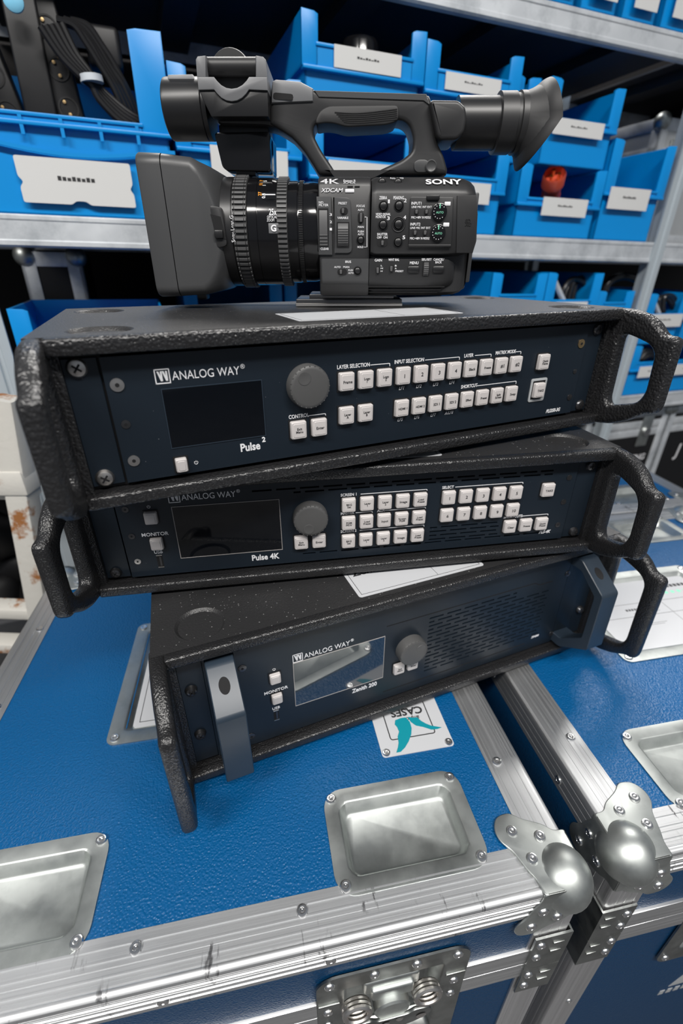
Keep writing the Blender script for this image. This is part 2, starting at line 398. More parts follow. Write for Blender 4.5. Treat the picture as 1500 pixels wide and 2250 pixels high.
def latch(parent, cx, y, zc, hh=98):
    """recessed butterfly latch in the front, dish centre (cx, zc) below the top"""
    z = HC+zc; hw = 66; bm = B(); q = lambda a, b, rad, yy: [(p, yy, s) for p, s in rr(cx, z, a, b, rad, 6)]
    loops(bm, [q(hw, hh, 18, y-.5), q(hw, hh, 18, y-2.2), q(hw-21, hh-24, 5, y-2.2), q(hw-23, hh-26, 4, y-.8), q(hw-26, hh-30, 3, y+15), q(hw-28, hh-32, 3, y+16)], cap0=False)
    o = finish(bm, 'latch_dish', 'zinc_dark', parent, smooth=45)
    for p, s in ((-55, hh-12), (-18, hh-10), (18, hh-10), (54, hh-12), (56, hh-64), (56, hh-92), (-57, hh-64), (-57, hh-92), (56, 12-hh), (-55, 12-hh)): rivet(o, cx+p, y-2.2, z+s, '-y', 4.4)
    for s in (-1, 1):
        bm = B(); box(bm, *sorted((cx+s*47, cx+s*65)), y-3.6, y-2, z+hh-52, z+hh-46, .6, 2); finish(bm, 'dish_step', 'zinc_dark', o, smooth=40)
    bm = B(); zz = z+hh-42
    box(bm, cx-26, cx+24, y-1, y+14, zz-12, zz+10, 3, 3); box(bm, cx-20, cx+18, y-5, y+4, zz-16, zz+2, 3, 3); finish(bm, 'latch_housing', 'zinc', o, smooth=40)
    bm = B(); lathe(bm, [(16, 14), (16, -9), (14.5, -10.5), (.1, -10.5)], (cx-2, y, zz-26), 'y', 32); finish(bm, 'turn_hub', 'zinc', o, smooth=40)
    bm = B(); wing = fillet([(-34, 6), (-20, 10), (-14, 4), (14, 4), (20, 10), (34, 8), (36, -6), (22, -16), (8, -20), (-8, -20), (-24, -16), (-36, -4)], 6, 4)
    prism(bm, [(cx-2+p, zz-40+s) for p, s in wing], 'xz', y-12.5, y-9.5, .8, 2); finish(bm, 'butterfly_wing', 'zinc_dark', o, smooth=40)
    bm = B()
    for p, s in ((-6, -42), (6, -38), (26, -44)): lathe(bm, [(3.4 if p < 20 else 4.6, -13.2), (2.4, -13.9), (.1, -14)], (cx-2+p, y, zz+s), 'y', 14)
    finish(bm, 'wing_pin', 'steel', o)
    for s in (-1, 1):
        bm = B()
        for k in range(3):
            tube(bm, [(cx-2+s*31+11*math.cos(t), y-3-3.4*k+2*math.sin(t), zz-20+k*2.4+8*math.sin(t)) for t in [2*math.pi*i/20 for i in range(20)]], 2.2, 8, True)
        finish(bm, 'spring_wire', 'steel', o)
    return o
def flight_case(name, label, u0, u1, v0, v1, front=True, holes=(), latches=(), lid=True):
    uc, vc = (u0+u1)/2, (v0+v1)/2; x, y = uv(uc, vc)
    root = empty(name, (x, y, -Z0*1000), CA); tag(root, label, 'flight case', 'blue flight cases standing side by side')
    hx, hy = (u1-u0)/2, (v1-v0)/2; root['hx'] = hx; root['hy'] = hy
    hs = [(a-uc, b-uc, c-vc, d-vc) for a, b, c, d in holes]
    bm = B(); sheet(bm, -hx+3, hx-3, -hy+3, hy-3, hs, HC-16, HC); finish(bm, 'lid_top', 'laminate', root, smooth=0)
    bm = B(); box(bm, -hx+8, hx-8, -hy+22, hy-8, 12, HC-17); finish(bm, 'case_core', 'black', root, smooth=0)
    # front panels, cut out round the latches
    lh = [(c-44-uc, c+44-uc) for c in latches]
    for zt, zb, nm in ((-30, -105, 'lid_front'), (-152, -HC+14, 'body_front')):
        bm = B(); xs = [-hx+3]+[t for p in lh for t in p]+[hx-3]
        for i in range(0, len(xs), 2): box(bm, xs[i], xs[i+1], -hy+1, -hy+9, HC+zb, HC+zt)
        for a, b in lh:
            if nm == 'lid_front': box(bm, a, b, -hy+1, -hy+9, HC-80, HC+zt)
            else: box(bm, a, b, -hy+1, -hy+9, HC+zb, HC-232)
        finish(bm, nm, 'laminate_shaded', root, smooth=0)
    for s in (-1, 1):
        bm = B(); box(bm, *sorted((s*(hx-9), s*(hx-1))), -hy+3, hy-3, 14, HC-30); finish(bm, 'side_panel', 'laminate_shaded', root, smooth=0)
    bm = B(); box(bm, -hx+3, hx-3, hy-9, hy-1, 14, HC-30); finish(bm, 'back_panel', 'laminate_shaded', root, smooth=0)
    trim(root, 'x', -hy, -hx+2, hx-2, 1, 'alu_front'); trim(root, 'x', hy, -hx+2, hx-2, -1, 'alu')
    trim(root, 'y', -hx, -hy+2, hy-2, 1, 'alu_y'); trim(root, 'y', hx, -hy+2, hy-2, -1, 'alu_y')
    for sx in (-1, 1):
        for sy in (-1, 1):
            if sy > 0 and not lid: continue
            trim(root, 'z', (sx*hx, sy*hy), 12, HC-30, (-sx, -sy), 'alu_z', 'corner_trim')
    # two halves of the lid seam
    cuts = [-hx+30]+[t for c in latches for t in (c-66-uc, c+66-uc)]+[hx-30]
    for z0, z1 in ((-101, -127.5), (-128.5, -156)):
        for i in range(0, len(cuts), 2):
            bm = B(); box(bm, cuts[i], cuts[i+1], -hy-2, -hy+6, HC+z1, HC+z0, .8, 2); finish(bm, 'seam_band', 'alu', root, smooth=40)
        for s in (-1, 1):
            bm = B(); box(bm, *sorted((s*(hx+2), s*(hx-6))), -hy+30, hy-30, HC+z1, HC+z0, .8, 2); finish(bm, 'seam_band', 'alu_y', root, smooth=40)
    return root
# lid_front spans the top trim down to the seam: heights above are relative to the lid top
def edge_rivets(root, front, side, zf=()):
    hx, hy = root['hx'], root['hy']
    for x in front:
        rivet(root, x, -hy+23.8, HC+.9); rivet(root, x+18, -hy-.5, HC-24, '-y')
    for s, y in side:
        rivet(root, s*(hx-24), y, HC+.9); rivet(root, s*(hx+.5), y-26, HC-24, 'x' if s > 0 else '-x')

# ---------------------------------------------------------------- case under the stack
A0, A1, AV0, AV1 = -338, 232.5, 155.5, 706
auc, avc = (A0+A1)/2, (AV0+AV1)/2
dishes_A = [(97, 224), (-221, 226)]
hole_of = lambda c: (c[0]-57, c[0]+57, c[1]-34, c[1]+34)
caseA = flight_case('flight_case', 'blue flight case with aluminium edges under the stack of rack units', A0, A1, AV0, AV1, holes=[hole_of(c) for c in dishes_A]+[(-165, -32, 372, 530)], latches=[74])
for c in dishes_A: dish(caseA, c[0]-auc, c[1]-avc, 66, 43, 17, 12.5, 12)
ball_corner(caseA, A1-auc, AV0-avc, -1, 1); ball_corner(caseA, A0-auc, AV1-avc, 1, -1, False)
ball_corner(caseA, A0-auc, AV0-avc, 1, 1, False)
brace(caseA, A1-auc, AV0-avc, -1, -76, -136); brace(caseA, A1-auc, AV0-avc, -1, -137, -188)
latch(caseA, 74-auc, AV0-avc, -154)
edge_rivets(caseA, [x-auc for x in (2.7, -119.2, -240)], [(1, 266-avc), (1, 420-avc), (-1, 430-avc), (-1, 560-avc)])
for zz in (-300, -420): rivet(caseA, A1-auc-22, AV0-avc-.6, HC+zz, '-y', 4)
# framed label under the stack
fr = dish(caseA, -98.5-auc, 450-avc, 84, 94, 9, 15, 5, name='label_frame', rv=8)
bm = B(); prism(bm, rr(-98.5-auc, 450-avc, 62, 72, 4), 'xy', HC-5.2, HC-3.9); lab = finish(bm, 'label_card', 'paper', fr, smooth=0)
bm = B(); cx, cy = -98.5-auc, 450-avc
for a, b, c, d in ((-56, 56, -66, -65.3), (-56, 56, 65.3, 66), (-56, -55.3, -66, 66), (55.3, 56, -66, 66)): box(bm, cx+a, cx+b, cy+c, cy+d, HC-4, HC-3.8)
finish(bm, 'card_border', 'ink', caseA, smooth=0)
# maker's plate with two teal wings, lettering upside down to the viewer
bm = B(); prism(bm, rr(135.6-auc, 328-avc, 38.5, 37.2, 3.5), 'xy', HC+.1, HC+1.0); plate = finish(bm, 'badge_plate', 'paper', caseA, smooth=40)
for p, q in ((102, 295.6), (169, 295.6), (102, 360), (169, 360)): rivet(plate, p-auc, q-avc, HC+1, 'z', 4.2)
bm = B(); ol = rr(135-auc, 332-avc, 25, 24, 3); il = inset(ol, 1.1)
loops(bm, [[(a, b, HC+1.05) for a, b in ol], [(a, b, HC+1.2) for a, b in ol], [(a, b, HC+1.2) for a, b in il], [(a, b, HC+1.05) for a, b in il]], cap0=False, cap1=False); finish(bm, 'badge_border', 'ink', plate, smooth=0)
b4 = lambda x, y: atz(780+x/3.75, 1480+y/3.75, TOPZ+1.2)
for w_ in ([(415, 362), (375, 368), (330, 385), (326, 420), (345, 440), (362, 480), (350, 520), (358, 570), (352, 610), (340, 652), (375, 645), (410, 610), (440, 560), (462, 500), (465, 450), (450, 400)], [(430, 360), (470, 364), (510, 362), (545, 392), (580, 412), (625, 430), (712, 444), (680, 456), (630, 462), (560, 440), (500, 428), (460, 400)]):
    bm = B(); prism(bm, [(p-auc, q-avc) for p, q in [b4(*t) for t in w_]], 'xy', HC+1.1, HC+1.5); finish(bm, 'wing_emblem', 'teal_print', plate, smooth=0)
text('amptown', 138-auc, 330-avc, HC+1.2, 5.6, plate, 'ink', rot=(0, 0, R(180)), shear=.15, bold=.02, wide=.75)
text('CASES', 137-auc, 340-avc, HC+1.2, 9, plate, 'ink', rot=(0, 0, R(180)), bold=.04, wide=1.05)

# ---------------------------------------------------------------- case to its right
B0, B1, BV0, BV1 = 273.5, 842, 162, 708
buc, bvc = (B0+B1)/2, (BV0+BV1)/2
dishes_B = [(414, 231), (701, 645), (414, 645), (701, 231)]
caseB = flight_case('flight_case', 'blue flight case with a framed white label sheet, right of the stack', B0, B1, BV0, BV1, holes=[hole_of(c) for c in dishes_B]+[(444, 656, 372, 518)], latches=[451])
for c in dishes_B: dish(caseB, c[0]-buc, c[1]-bvc, 66, 43, 17, 12.5, 12)
ball_corner(caseB, B0-buc, BV0-bvc, 1, 1); ball_corner(caseB, B1-buc, BV0-bvc, -1, 1); ball_corner(caseB, B1-buc, BV1-bvc, -1, -1, False)
brace(caseB, B0-buc, BV0-bvc, 1, -76, -130); brace(caseB, B0-buc, BV0-bvc, 1, -131, -184)
latch(caseB, 451-buc, BV0-bvc, -154)
edge_rivets(caseB, [x-buc for x in (420, 560, 700)], [(-1, 277-bvc), (-1, 420-bvc), (-1, 560-bvc), (1, 300-bvc), (1, 560-bvc)])
for zz in (-300, -420): rivet(caseB, B0-buc+20, BV0-bvc-.6, HC+zz, '-y', 4)
fr = dish(caseB, 550-buc, 445-bvc, 120, 87, 10, 15, 4.5, name='label_frame', rv=8)
bm = B(); prism(bm, rr(550-buc, 445-bvc, 100, 67, 5), 'xy', HC-4.8, HC-3.4); lab = finish(bm, 'label_card', 'paper', fr, smooth=0)
bm = B(); cx, cy = 550-buc, 445-bvc
for a, b, c, d in ((-92, 92, 18, 18.5), (-92, 92, -8, -7.5), (20, 20.5, -60, 18), (-40, 4, -2, -1.6), (-40, -4, -24, -23.6), (-40, -10, -27, -26.6)): box(bm, cx+a, cx+b, cy+c, cy+d, HC-3.5, HC-3.3)
for k in range(9): box(bm, cx+28+k*7, cx+33+k*7, cy+44, cy+50, HC-3.5, HC-3.3)
for k in range(7): box(bm, cx-46+k*4.5, cx-43+k*4.5, cy+4, cy+8, HC-3.5, HC-3.3)
finish(bm, 'card_print', 'ink', caseB, smooth=0)
bm = B()
for k in range(5): lathe(bm, [(3.2, HC-3.5), (3.2, HC-3.3)], (cx+34+k*11, cy+33, 0), 'z', 10)
finish(bm, 'card_emblem', 'green_print', caseB, smooth=0)
# pale print on the front, beside the latch
bm = B(); zz = HC-360
prism(bm, [(448-buc, zz), (462-buc, zz+38), (520-buc, zz+38), (520-buc, zz+22), (492-buc, zz+20), (478-buc, zz)], 'xz', BV0-bvc+.6, BV0-bvc+1.4)
for k in range(7): box(bm, 440-buc+k*11, 447-buc+k*11, BV0-bvc+.6, BV0-bvc+1.4, zz-22, zz-10)
finish(bm, 'front_print', 'grey_case', caseB, smooth=0)
# ---------------------------------------------------------------- case behind it
C0, C1, CV0, CV1 = 345, 916, 716, 955
cuc, cvc = (C0+C1)/2, (CV0+CV1)/2
dishes_C = [(782, 785), (488, 785)]
caseC = flight_case('flight_case', 'farthest blue flight case, behind the labelled one', C0, C1, CV0, CV1, holes=[hole_of(c) for c in dishes_C])
for c in dishes_C: dish(caseC, c[0]-cuc, c[1]-cvc, 66, 43, 17, 12.5, 12)
ball_corner(caseC, C1-cuc, CV0-cvc, -1, 1)
edge_rivets(caseC, [x-cuc for x in (560, 690)], [(1, 860-cvc)])
# ================================================================ the three rack units
OFF = 16.0     # case foot to panel bottom (mm)
def recess_tile(bm, cx, cy, half, r, z, depth, n=32):
    sq = []; ci = []; c2 = []; c3 = []
    for i in range(n):
        a = 2*math.pi*i/n; c, s = math.cos(a), math.sin(a); k = half/max(abs(c), abs(s))
        sq.append((cx+k*c, cy+k*s, z)); ci.append((cx+(r+1)*c, cy+(r+1)*s, z)); c2.append((cx+(r-.2)*c, cy+(r-.2)*s, z-1)); c3.append((cx+(r-1.5)*c, cy+(r-1.5)*s, z-depth))
    loops(bm, [sq, ci, c2, c3], cap0=False)
screw_meshes = {}
def screw(parent, x, y, z, r, material, kind='cross', name='screw', dome=.45, rotz=.3):
    key = (r, material, kind)
    if key not in screw_meshes:
        bm = B()
        lathe(bm, [(r*1.02, 0), (r, -r*.12), (r*.8, -r*dome*.75), (r*.45, -r*dome), (r*.02, -r*dome*1.02)], axis='y', seg=20, cap0=True)
        o = finish(bm, name, material, parent)
        b2 = B(); d = -r*dome*1.03
        if kind == 'cross':
            box(b2, -r*.5, r*.5, d-.15, d+.6, -r*.1, r*.1); box(b2, -r*.1, r*.1, d-.15, d+.6, -r*.5, r*.5)
        else:
            lathe(b2, [(r*.34, d-.15), (r*.34, d+.5)], axis='y', seg=6)
        c = finish(b2, 'drive_recess', 'slot', o, smooth=0)
        screw_meshes[key] = (o, c)
    else:
        o = dup(screw_meshes[key][0], parent); dup(screw_meshes[key][1], o)
    o.location = (x*.001, y*.001, z*.001); o.rotation_euler = (0, rotz+x*.37, 0)
    return o
btn_src = {}
def button(parent, x, z, txt='', w=13.2, h=14.6, th=None, dep=4.2):
    key = (w, h)
    if key not in btn_src:
        bm = B(); hw, hh = w/2, h/2
        L = lambda a, b, r, y: [(p, y, q) for p, q in rr(0, 0, a, b, r, 3)]
        loops(bm, [L(hw, hh, 1.2, 0), L(hw-.2, hh-.2, 1.2, -dep*.8), L(hw-.9, hh-.9, 1, -dep), L(hw-1.7, hh-1.7, .8, -dep), L(hw-2, hh-2, .8, -dep-.35)])
        o = finish(bm, 'button', 'key', parent)
        b2 = B(); loops(b2, [L(hw+1.1, hh+1.1, 1, .1), L(hw+1.1, hh+1.1, 1, -.5), L(hw-.1, hh-.1, 1, -.5)], cap1=False)
        f = finish(b2, 'button_frame', 'black', o)
        btn_src[key] = (o, f)
    else:
        o = dup(btn_src[key][0], parent); dup(btn_src[key][1], o)
    o.location = (x*.001, 0, (z+OFF)*.001)
    if txt:
        lines = txt.count('\n')+1; longest = max(len(s) for s in txt.split('\n'))
        hgt = th or (3.2 if longest <= 2 and lines == 1 else (2.0 if lines == 2 or longest > 5 else 2.3))
        me = letter_mesh(txt, hgt, 'ink', bold=.012); t = bpy.data.objects.new('button_lettering', me); COL.objects.link(t); t.parent = o
        t.location = (0, -(dep+.42)*.001, 0); t.rotation_euler = FRONT
    return o
def bracket_line(parent, x0, x1, z, drop=3.2, t=.55):
    bm = B(); poly = [(x0, z+t/2), (x1-1.2, z+t/2), (x1-.3, z+t*.1), (x1, z-1), (x1, z-drop), (x1-t, z-drop), (x1-t, z-1), (x1-1.3, z-t/2), (x0, z-t/2)]
    prism(bm, poly, 'xz', -.14, .1); return finish(bm, 'printed_line', 'white_print', parent, (0, 0, OFF), smooth=0)
def dial(parent, x, z, r, depth, dimple, rim=True):
    bm = B(); lathe(bm, [(r, 0), (r, -depth+4), (r*.985, -depth+3.2), (r*.985, -depth+2.2), (r*.95, -depth+.8), (r*.88, -depth), (r*.8, -depth-.25), (r*.02, -depth-.25)], axis='y', seg=48)
    for i in range(24):
        a = 2*math.pi*i/24; c, s = math.cos(a), math.sin(a)
        tube(bm, [(r*.955*c, -depth+3.0, r*.955*s), (r*.93*c, -depth+.3, r*.93*s)], .55, 5)
    o = finish(bm, 'knob', 'knob', parent, (x, 0, z+OFF))
    b2 = B(); a, d = dimple
    lathe(b2, [(r*.31, -depth-.2), (r*.30, -depth-.5), (r*.27, -depth-.5), (r*.2, -depth-.34), (r*.02, -depth-.28)], (r*.52*math.cos(a), 0, r*.52*math.sin(a)), 'y', 20)
    finish(b2, 'finger_dimple', 'knob', o)
    return o
def wordmark(parent, x0, z):
    """boxed monogram and the maker's name, 62 mm wide, x0 = left edge, z = baseline"""
    bm = B()
    for a, b, c, d in ((0, 10, 0, .7), (0, 10, 9.3, 10), (0, .7, 0, 10), (9.3, 10, 0, 10)): box(bm, x0+a, x0+b, -.14, .1, z-.8+c, z-.8+d)
    for k in range(2): 
        q = x0+1.6+k*3.4
        prism(bm, [(q, z+7.6), (q+1.3, z+7.6), (q+3.3, z+1), (q+2, z+1)], 'xz', -.14, .1); prism(bm, [(q+2.2, z+7.6), (q+3.4, z+7.6), (q+3.4, z+1), (q+2.2, z+1)], 'xz', -.14, .1)
    finish(bm, 'monogram', 'white_print', parent, (0, 0, OFF), smooth=0)
    text('ANALOG WAY', x0+11.2, -.1, z+3.6+OFF, 6.0, parent, align='LEFT', wide=.83)
    text('®', x0+58.8, -.1, z+6.2+OFF, 3.2, parent, align='LEFT')
def power_icon(parent, x, z, r=1.3):
    bm = B(); tube(bm, [(x+r*math.sin(a), -.05, z+r*math.cos(a)) for a in [R(35+290*i/14) for i in range(15)]], .22, 5); box(bm, x-.2, x+.2, -.2, .1, z+.2, z+r*1.2)
    finish(bm, 'power_symbol', 'white_print', parent, (0, 0, OFF))
def panel(parent, Hp, zones, xa=218.6, material='navy'):
    """front plate with real slots. zones: (z0, z1, [(x0, x1), ...]) rows of slots"""
    bm = B(); zs = 0.5
    for z0, z1, sl in sorted(zones):
        if z0 > zs+1e-6: box(bm, -xa, xa, 0, 2.5, zs, z0)
        x = -xa
        for a, b in sorted(sl):
            box(bm, x, a, 0, 2.5, z0, z1); x = b
        box(bm, x, xa, 0, 2.5, z0, z1); zs = z1
    box(bm, -xa, xa, 0, 2.5, zs, Hp)
    bmesh.ops.remove_doubles(bm, verts=bm.verts, dist=.001)
    o = finish(bm, 'front_panel', material, parent, (0, 0, OFF), smooth=0)
    bm = B(); box(bm, -xa-1, xa+1, 6, 200, 2, Hp-2); finish(bm, 'chassis', 'black', parent, (0, 0, OFF), smooth=0)
    return o
def merge_rows(rows):
    out = {}
    for z0, z1, s in rows: out.setdefault((z0, z1), []).extend(s)
    return [(a, b, s) for (a, b), s in out.items()]
def display(parent, x0, x1, z0, z1, material, bar=True):
    bm = B(); box(bm, x0, x1, -.3, .2, z0, z1); o = finish(bm, 'screen', material, parent, (0, 0, OFF), smooth=0)
    bm = B()
    for a, b, c, d in ((x0-.5, x1+.5, z0-.5, z0), (x0-.5, x1+.5, z1, z1+.5), (x0-.5, x0, z0, z1), (x1, x1+.5, z0, z1)): box(bm, a, b, -.55, .2, c, d)
    finish(bm, 'screen_bezel', 'key_rim' if bar else 'navy_light', o, smooth=0)
    return o
def usb(parent, x, z):
    bm = B(); box(bm, x-2.6, x+2.6, -.2, .1, z-6.6, z+6.6); o = finish(bm, 'usb_port', 'slot', parent, (0, 0, OFF), smooth=0)
    bm = B(); box(bm, x-.2, x+1.4, -.5, .1, z-5, z+5); finish(bm, 'usb_tongue', 'dark_steel', o, smooth=0)
    bm = B()
    for a, b, c, d in ((x-2.6, x+2.6, z-6.8, z-6.2), (x-2.6, x+2.6, z+6.2, z+6.8)): box(bm, a, b, -.6, .1, c, d)
    finish(bm, 'usb_shell', 'steel', o, smooth=0)
def rack_unit(name, label, loc, yaw, Hp, depth=210, skin='shell'):
    """moulded case with two loop handles; z = 0 is the panel bottom"""
    root = empty(name, (loc[0], loc[1], loc[2]-OFF), yaw); tag(root, label, 'rack unit', 'stacked rack units')
    zt0, zt1, zb0, zb1 = Hp+3.2, Hp+13.8, -12.2, -2.4
    bm = B()
    box(bm, -247.5, 247.5, -11.5, -1, zt0, zt1, 2.2, 3); box(bm, -247.5, 247.5, -11.5, -1, zb0, zb1, 2.2, 3)
    box(bm, -241, 241, -2.5, depth, zb0, zb1-.4)
    for s in (-1, 1): prism(bm, [(s*241, -2.5), (s*257.6, -2.5), (s*244, depth), (s*241, depth)][::s], 'xy', zb0, zt0+1)
    box(bm, -241, 241, depth-6, depth, zb0, zt1-1)
    finish(bm, 'case_body', skin, root, (0, 0, OFF), smooth=40)
    bm = B(); q = 30; cs = [(-215, 24), (215, 24), (-215, depth-40), (215, depth-40)]
    sheet(bm, -241, 241, -2.5, depth, [(c[0]-23, c[0]+23, c[1]-23, c[1]+23) for c in cs], zt1-4, zt1-.05)
    box(bm, -241, 241, -2.5, depth, zt0+.2, zt1-4)
    for s in (-1, 1): prism(bm, [(s*241, -2.5), (s*257.6, -2.5), (s*244, depth), (s*241, depth)][::s], 'xy', zt0+1, zt1-.05)
    for c in cs: recess_tile(bm, c[0], c[1], 23, 20.5, zt1-.05, 2.6)
    finish(bm, 'case_top', 'shell_top', root, (0, 0, OFF), smooth=30)
    for c in cs:
        bm = B(); lathe(bm, [(17, zb0+.1), (17, -15.6), (15.5, -16), (.1, -16)], (c[0], c[1], 0), 'z', 24); finish(bm, 'foot', 'rubber', root, (0, 0, OFF))
    t = zt1
    outer = [(9, t-.4), (-8, t), (-20, t-.3), (-34, t-3), (-47, t-9.5), (-54, t-16.5), (-59, t-19.6), (-66, t-19.2), (-70, t-21.5), (-71, t-26), (-71.5, 20), (-70, 14.5), (-65, 11.8), (-60, 11.3), (-43, -1), (-26, -8.6), (-10, -12), (9, -12.2)]
    hole = fillet([(-14, t-21.5), (-30, t-24.5), (-46, t-29), (-52.5, t-37), (-54.5, 30), (-49, 19), (-36, 14.5), (-20, 9.5), (-16, 16)], 7, 4)
    for s in (-1, 1):
        bm = B(); ring_prism(bm, fillet(outer, 4, 3), hole, 'yz', s*246.2, s*259.2, 4.6, 3, 120)
        finish(bm, 'handle', skin, root, (0, 0, OFF), smooth=60)
        bm = B(); box(bm, *sorted((s*220.2, s*241)), 2, 5, .5, Hp, .3, 1); finish(bm, 'rack_ear', 'navy', root, (0, 0, OFF), smooth=0)
        bm = B(); box(bm, *sorted((s*218, s*242.4)), 5, 9, -2.4, Hp+3.2); finish(bm, 'mounting_rail', 'black', root, (0, 0, OFF), smooth=0)
    return root
def sticker(parent, x0, x1, y0, y1, z, head=None, rot=0):
    bm = B(); prism(bm, rr((x0+x1)/2, (y0+y1)/2, (x1-x0)/2, (y1-y0)/2, 3), 'xy', z, z+.25); o = finish(bm, 'label_sticker', 'paper', parent, (0, 0, OFF), smooth=0)
    bm = B(); m = 3.5
    for a, b, c, d in ((x0+m, x1-m, y0+m, y0+m+.5), (x0+m, x1-m, y1-m-.5, y1-m), (x0+m, x0+m+.5, y0+m, y1-m), (x1-m-.5, x1-m, y0+m, y1-m), (x0+(x1-x0)*.62, x0+(x1-x0)*.62+.4, y0+m, y1-m)): box(bm, a, b, c, d, z+.2, z+.32)
    finish(bm, 'label_border', 'ink', o, smooth=0)
    if head: text(head, x0+8, y0+37, z+.3, 9.5, o, 'ink', rot=(0, 0, 0), name='label_lettering', align='LEFT', bold=.03)
    return o

U1X, U1Y, U1A = 44.21, 402.09, 24.48
U2X, U2Y, U2A = 19.48, 397.61, 9.38
U3X, U3Y, U3A = 84.82, 376.15, 22.33
UH = 120.14
# ---------------------------------------------------------------- upper unit
u1 = rack_unit('media_processor', 'black rugged rack unit with round knob and single-row keys, topmost, under the camcorder', (U1X, U1Y, 0), U1A, 88.2, skin='shell_coarse')
panel(u1, 88.2, [])
display(u1, -184.5, -114.2, 22, 64.4, 'screen', False)
wordmark(u1, -187.5, 69)
text('Pulse', -135, -.1, 14+OFF, 6.4, u1, align='LEFT', bold=.035, wide=.86); text('2', -117.2, -.1, 18.4+OFF, 4.0, u1, align='LEFT', bold=.05)
button(u1, -180, 8.6, '', 8.6, 11); power_icon(u1, -169.2, 8.1)
dial(u1, -78.2, 57.2, 16.8, 8.5, (R(124), 1))
for x, z, t in ((-87.3, 23.1, 'Exit\nMenu'), (-69.5, 23, 'Enter'), (-45.1, 57.4, 'Frame'), (-27.9, 57.4, 'Logo\n1'), (-10.5, 57.4, 'Logo\n2'), (-45, 29.8, 'Layer\nA'), (-27.4, 29.8, 'Layer\nB'), (7.4, 57.4, '1'), (24.8, 57.4, '2'), (42.2, 57.4, '3'), (59.6, 57.4, '4'), (77, 57.4, 'Black'), (94.4, 57.4, 'Freeze'), (111.8, 57.4, '#1'), (129.2, 57.4, '#2'), (7.8, 29.8, 'HDMI 1'), (25.2, 29.8, 'HDMI 2'), (42.6, 29.8, 'SDI 1'), (60, 29.8, 'SDI 2'), (77.4, 29.8, 'Effect'), (94.8, 29.8, 'Preset'), (112.2, 29.8, 'Split\nScreen'), (129.6, 29.8, 'Swap'), (163.8, 56.8, 'Quick\nFrame'), (165, 29.6, 'TAKE')):
    button(u1, x, z, t)
bm = B(); L = lambda a, b, r, y: [(165+p, y, 29.6+q) for p, q in rr(0, 0, a, b, r, 4)]
loops(bm, [L(10.2, 11.4, 2, .1), L(10.2, 11.4, 2, -.8), L(9.2, 10.4, 1.5, -1), L(8.2, 9.2, 1, -1), L(8.2, 9.2, 1, .1)], cap0=False, cap1=False); finish(bm, 'take_frame', 'grey_case', u1, (0, 0, OFF))
for s, x, z, h in (('CONTROL', -94.4, 33.6, 3.1), ('LAYER SELECTION', -52.6, 68.6, 3.1), ('INPUT SELECTION', -.7, 68.6, 3.1), ('LAYER', 70, 68.6, 3.1), ('MATRIX MODE', 105, 68.6, 3.1), ('SHORTCUT', 70.6, 41.3, 3.1)):
    text(s, x, -.1, z+OFF, h, u1, align='LEFT', wide=.82, bold=.02)
for x0, x1, z in ((-78, -62.5, 33), (-23, -4.5, 68.2), (29.5, 65.6, 68.2), (82, 100.6, 68.2), (129, 135.6, 68.2), (88.5, 136, 40.8)): bracket_line(u1, x0, x1, z)
for s, x, z in (('LF1', 7.6, 46.4), ('LF2', 24.9, 46.4), ('LF3', 42.3, 46.4), ('LF4', 59.6, 46.4), ('LF5', 8, 18.8), ('LF6', 25.2, 18.8), ('LF7', 42.6, 18.8), ('A/LF8', 60.2, 18.8)):
    text(s, x, -.1, z+OFF, 2.7, u1, shear=.25, bold=.015)
text('PLS350-3G', 192.6, -.1, 5.4+OFF, 3.6, u1, shear=.3, bold=.03, wide=.85)
for x, z, m, r in ((-211.5, 70.2, 'steel', 4.4), (-211.5, 43.4, 'dark_steel', 3), (-211.5, 16.6, 'steel', 4), (211.8, 70.4, 'brass', 4.2), (211.8, 43.6, 'dark_steel', 2.4), (212.4, 17.2, 'dark_steel', 3.2)): screw(u1, x, -.2, z+OFF, r, m, 'hex', dome=.16)
for x in (-232.55, 232.55):
    for z in (6.35, 82.55): screw(u1, x, 1.8, z+OFF, 6.3 if x < 0 else 5.6, 'steel' if x < 0 else 'dark_steel', dome=.5)
sticker(u1, -77, 77, 15, 78, 102)
# ---------------------------------------------------------------- middle unit
u2 = rack_unit('presentation_switcher', 'black rugged rack unit with three rows of keys, middle of the stack, turned left', (U2X, U2Y, -UH), U2A, 88.2)
rows = []
def slots(z, x0, x1, off=0, ln=17.5, pit=21.5, h=1.7):
    x = x0-off; s = []
    while x < x1-3:
        a, b = max(x, x0), min(x+ln, x1)
        if b-a > 3: s.append((a, b))
        x += pit
    rows.append((z-h/2, z+h/2, s))
slots(80.6, -101, 192); slots(76.6, -64, 192, 11)
for i in range(4): slots(26.6-i*4.6, 70, 144, 0 if i % 2 else 10)
slots(9.4, -58, 196, 5)
panel(u2, 88.2, merge_rows(rows))
display(u2, -171.8, -77.8, 17.2, 70.6, 'screen')
wordmark(u2, -173.5, 75.5)
text('Pulse 4K', -107.5, -.1, 9.6+OFF, 6.2, u2, align='LEFT', bold=.035, wide=.86)
button(u2, -190.6, 62.4, '', 11, 12); button(u2, -190.3, 35.4, '', 11, 12); power_icon(u2, -191, 72.6)
text('MONITOR', -190.6, -.1, 44.6+OFF, 3.6, u2, bold=.02); text('USB', -191, -.1, 25.6+OFF, 3.2, u2, bold=.02); usb(u2, -191, 15.6)
dial(u2, -49.8, 50.6, 16.4, 10, (R(254), 1))
